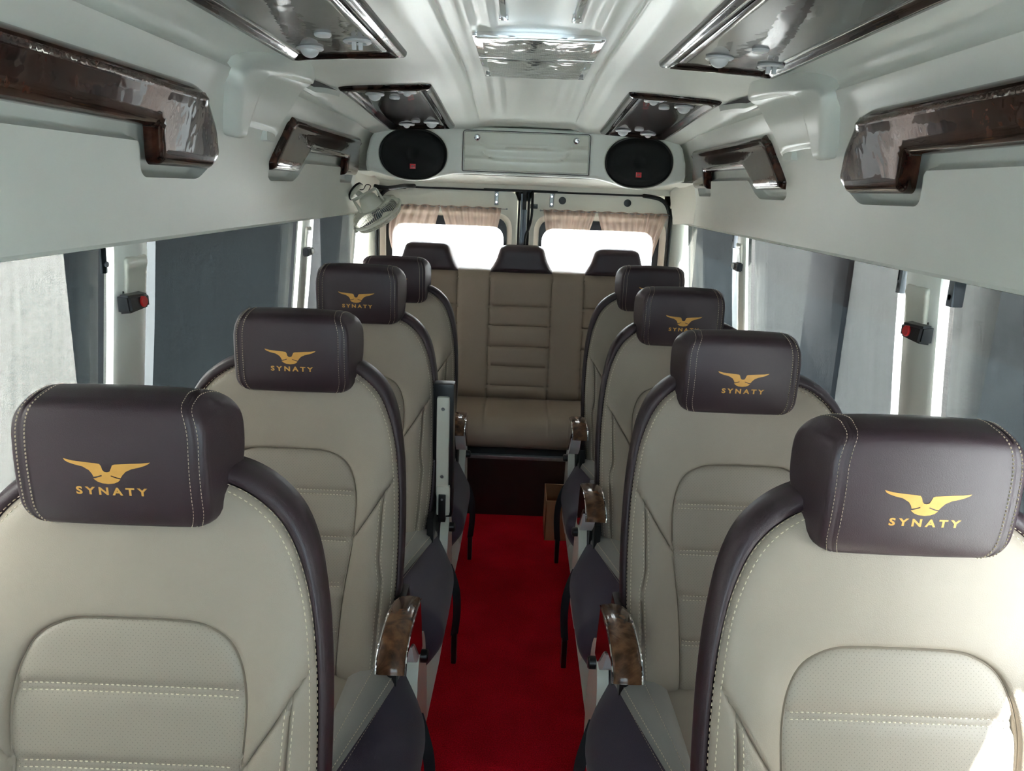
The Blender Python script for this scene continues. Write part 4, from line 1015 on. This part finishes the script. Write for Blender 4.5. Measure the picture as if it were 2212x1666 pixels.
    MB().box((m*.360-.009, -.25, .05), (m*.360+.009, -.212, .155), .006).box((m*.358-.007, -.215, .10), (m*.358+.007, -.19, .15), .006).obj('belt_buckle', 'black', r)
    return r
def make_armrest(m, parent, up=False):
    if up:
        A = empty('armrest', (0, 0, 0)); A.parent = parent
        MB().box((min(m*.266, m*.336), -.115, .52), (max(m*.266, m*.336), -.055, .985), .012).obj('armrest_pad', 'black', A)
        b = MB().box((min(m*.280, m*.322), -.130, .60), (max(m*.280, m*.322), -.108, .945), .010)
        b.box((min(m*.283, m*.328), -.136, .535), (max(m*.283, m*.328), -.112, .64), .010); b.obj('armrest_underside', 'plastic', A)
        MB().box((min(m*.291, m*.315), -.142, .515), (max(m*.291, m*.315), -.128, .612), .002).obj('latch_plate', 'black', A)
        for z in (.905, .675): MB().lathe([(.006, 0), (.005, .002)], 12, 0, tm((m*.301, -.131 if z > .7 else -.137, z), (0, -1, 0))).obj('screw', 'steel', A)
        MB().lathe([(.0045, 0), (.004, .002)], 12, 0, tm((m*.303, -.143, .597), (0, -1, 0))).obj('screw', 'chrome', A)
        return A
    A = empty('armrest', (0, 0, 0)); A.parent = parent
    top = cr([(-.19, .684), (-.225, .697), (-.27, .710), (-.33, .720), (-.39, .720), (-.43, .711), (-.455, .696), (-.464, .680)], 5)
    low = cr([(-.458, .678), (-.43, .684), (-.38, .680), (-.33, .662), (-.285, .63), (-.24, .585), (-.20, .55), (-.15, .54)], 5)
    pr = [p for p in top]+[p for p in low]
    # polished side body
    MB().prism(pr, .286, .336, lambda u, v, h: (m*h, u, v)).obj('armrest_side', 'burls', A, sharp=40)
    # burl top strap, slightly proud and rounded
    V = []; us = [(.281, -.006), (.282, .003), (.288, .0075), (.311, .0095), (.334, .0075), (.340, .003), (.341, -.006)]
    for y, z in top:
        i = top.index((y, z)); a = np.array(top[max(i-1, 0)]); b = np.array(top[min(i+1, len(top)-1)]); t = (b-a)/np.linalg.norm(b-a); nn = np.array((t[1], -t[0])); nn = nn if nn[1] > 0 or (nn[0] < 0) else -nn
        if nn[1] < -.3: nn = -nn
        nar = 1-.15*float(1-sstep(i, 0, 12))
        for u, h in us: V.append((m*(.311+(u-.311)*nar), y+nn[0]*h, z+nn[1]*h))
    w = 7; n_ = len(top)
    Fc = [(i*w+j, i*w+j+1, (i+1)*w+j+1, (i+1)*w+j) for i in range(n_-1) for j in range(w-1)]
    MB().add(V, Fc).obj('armrest_top', 'burla', A, sharp=60)
    for j in (1, 5): MB().tube([(V[i*w+j][0], V[i*w+j][1], V[i*w+j][2]) for i in range(n_)], .0022, 6).obj('chrome_edge', 'chrome', A)
    # white lever and black pivot under it
    MB().prism(round_poly([(-.31, .64), (-.25, .61), (-.18, .57), (-.15, .535), (-.21, .535), (-.27, .58)], .012, 4), .292, .332, lambda u, v, h: (m*h, u, v)).obj('armrest_bracket', 'white', A)
    MB().box((min(m*.27, m*.295), -.17, .44), (max(m*.27, m*.295), -.07, .66), .008).obj('armrest_pivot', 'black', A)
    return A
TXT = text_mesh('SYNATY', .0165, 1.55, 1.10, .0006)
x0 = min(v[0] for v in TXT[0]); x1 = max(v[0] for v in TXT[0]); kx = .101/(x1-x0); ky = .0122/(max(v[1] for v in TXT[0])-min(v[1] for v in TXT[0]))
TXT = ([((v[0]-(x0+x1)/2)*kx, v[1]*ky-.001, 0) for v in TXT[0]], TXT[1])
G = 'single passenger seats'
rows = ['front row, nearest the camera', 'second row', 'third row', 'fourth row, just before the bench']
L0 = make_seat(1); R0 = make_seat(-1); A1 = make_armrest(1, None); A2 = make_armrest(-1, None); AU = make_armrest(1, None, True)
XL = [-.548, -.548, -.545, -.54]; XR = [.546, .535, .545, .555]
for k in range(4):
    for sd in (-1, 1):
        pr = L0 if sd < 0 else R0
        o = pr if k == 0 else copy_tree(pr)
        o.location = ((XL if sd < 0 else XR)[k], 1.02+.75*k, 0)
        o['label'] = 'cream and charcoal reclining seat on the %s side, %s%s' % ('left' if sd < 0 else 'right', rows[k], ', armrest folded up' if (sd, k) == (-1, 2) else '')
        o['category'] = 'seat'; o['group'] = G
        o['_k'] = k
SE = [o for o in list(COL.objects) if o.parent is None and o.get('category') == 'seat']
used = set()
for o in SE:
    sd = -1 if o.location.x < 0 else 1; k = o['_k']; del o['_k']
    src = AU if (sd, k) == (-1, 2) else (A1 if sd < 0 else A2)
    if src.name in used: copy_tree(src, o)
    else: src.parent = o; used.add(src.name)
    if (sd, k) == (-1, 2):
        for c in o.children:
            if c.name.startswith('headrest') and 'post' not in c.name: c.location.z = .036
    for c in o.children:
        if c.name.startswith('headrest') and 'post' not in c.name and (sd, k) == (1, 1): c.location.z = -.012
        if c.name.startswith('headrest') and 'post' not in c.name: c.location.x = {(-1, 0): -.018, (-1, 1): .012, (-1, 2): .006, (1, 0): .0, (1, 1): -.026, (1, 2): -.020, (1, 3): -.005}.get((sd, k), 0)

# cardboard box on the floor by the right-hand seats
r = empty('cardboard_box', (.225, 3.46, 0), 'open cardboard box on the carpet beside the last right seat', 'box')
mb = MB(); mb.box((-.07, -.11, .004), (-.066, .11, .20)).box((.066, -.11, .004), (.07, .11, .20)).box((-.07, -.11, .004), (.07, -.106, .20)).box((-.07, .106, .004), (.07, .11, .20)).box((-.07, -.11, 0), (.07, .11, .006))
mb.obj('carton', 'card', r)
MB().add([(-.07, .11, .20), (.07, .11, .20), (.07, .0, .235), (-.07, .02, .235)], [(0, 1, 2, 3)]).obj('flap', 'card', r)

# ------------------------------------------------------------------ outside the van
M['ground'] = pmat('pale_concrete_yard', (216, 217, 216), .9, bump=.2, bscale=20, var=.1, vscale=1)
M['render'] = pmat('white_rendered_wall', (222, 220, 214), .85, bump=.2, bscale=30, var=.05, vscale=1)
M['mid'] = pmat('grey_rendered_wall', (128, 130, 130), .85, bump=.2, bscale=30, var=.25, vscale=2)
M['dark'] = pmat('dark_shaded_wall', (22, 26, 28), .85, bump=.2, bscale=30, var=.15, vscale=2)  # near-black colour stands in for the shaded view outside
g = MB().add([(-60, -60, -.75), (60, -60, -.75), (60, 60, -.75), (-60, 60, -.75)], [(0, 1, 2, 3)]).obj('ground', 'ground', smooth=False); tag(g, 'pale concrete yard outside the van', None, None, 'structure')
def building(x0, x1, y0, y1, h, mat, lab):
    r = empty('building', ((x0+x1)/2, (y0+y1)/2, -.75), lab, 'building')
    hx, hy = (x1-x0)/2, (y1-y0)/2
    b = MB().box((-hx, -hy, 0), (hx, hy, h), .02).box((-hx-.08, -hy-.08, h), (hx+.08, hy+.08, h+.15), .02); b.obj('walls', mat, r)
    s = 1 if x1 < 0 else -1
    MB().box((s*hx-.04, -hy*.15-.4, 0), (s*hx+.04, -hy*.15+.4, 2.1), .01).obj('doorway', 'darkwood', r)
building(-5.2, -2.4, -2.0, 4.05, 4.0, 'render', 'white building seen faintly through the nearest left sunscreen')
building(-5.6, -2.5, 4.15, 16, 5.2, 'dark', 'dark building seen faintly through the wide left sunscreen')
building(2.7, 5.4, -1.0, 4.35, 3.6, 'mid', 'grey building seen faintly through the nearest right sunscreen')
building(2.6, 5.4, 4.6, 9.0, 3.9, 'render', 'pale building seen faintly through the wide right sunscreen')
building(2.6, 5.4, 9.3, 16.0, 3.4, 'mid', 'grey building seen faintly through the rearmost right sunscreen')

# ------------------------------------------------------------------ light
w = bpy.data.worlds.new('sky'); SC.world = w; w.use_nodes = True; nt = w.node_tree
bg = nt.nodes['Background']; bg.inputs['Strength'].default_value = 5.2
tc = nt.nodes.new('ShaderNodeTexCoord'); sx = nt.nodes.new('ShaderNodeSeparateXYZ'); rp = nt.nodes.new('ShaderNodeValToRGB')
nt.links.new(tc.outputs['Generated'], sx.inputs[0]); nt.links.new(sx.outputs['Z'], rp.inputs['Fac']); nt.links.new(rp.outputs['Color'], bg.inputs['Color'])
rp.color_ramp.elements[0].position = 0; rp.color_ramp.elements[0].color = (.95, .97, 1, 1)
rp.color_ramp.elements[1].position = .7; rp.color_ramp.elements[1].color = (.88, .94, 1, 1)
sun = bpy.data.lights.new('sun', 'SUN'); sun.energy = 20; sun.angle = R(.8); sun.color = (1, .98, .94)
so = bpy.data.objects.new('sun', sun); COL.objects.link(so)
so.rotation_euler = Vector((-.52, .42, -1)).to_track_quat('-Z', 'Y').to_euler()

# ------------------------------------------------------------------ camera
W_, H_, F_ = 2212., 1666., 1660.
VPX, VPY, ROLL = 1125., 412., R(2.2)
yc = Vector(((VPX-W_/2)/F_, -(VPY-H_/2)/F_, 1)).normalized()      # world +y as seen by the camera (right, up, forward)
xc = Vector((math.cos(ROLL), -math.sin(ROLL), 0)); xc = (xc-yc*xc.dot(yc)).normalized()
zc = yc.cross(xc) if yc.cross(xc).y > 0 else xc.cross(yc)
right = Vector((xc.x, yc.x, zc.x)); up = Vector((xc.y, yc.y, zc.y)); fwd = Vector((xc.z, yc.z, zc.z))
cam = bpy.data.cameras.new('camera'); co = bpy.data.objects.new('camera', cam); COL.objects.link(co)
cam.sensor_width = 36; cam.lens = F_/W_*36; cam.clip_start = .01; cam.sensor_fit = 'HORIZONTAL'
co.matrix_world = Matrix(((right.x, up.x, -fwd.x, -.02), (right.y, up.y, -fwd.y, 0), (right.z, up.z, -fwd.z, 1.6), (0, 0, 0, 1)))
SC.camera = co
vs = SC.view_settings; vs.view_transform = 'Standard'; vs.look = 'None'; vs.gamma = 1; vs.exposure = 2.15; vs.use_curve_mapping = False
SC.cycles.max_bounces = 9; SC.cycles.diffuse_bounces = 5; SC.cycles.adaptive_threshold = .03; SC.cycles.transparent_max_bounces = 16
SC.cycles.use_denoising = True; SC.cycles.sample_clamp_indirect = 8; SC.cycles.caustics_reflective = False; SC.cycles.caustics_refractive = False
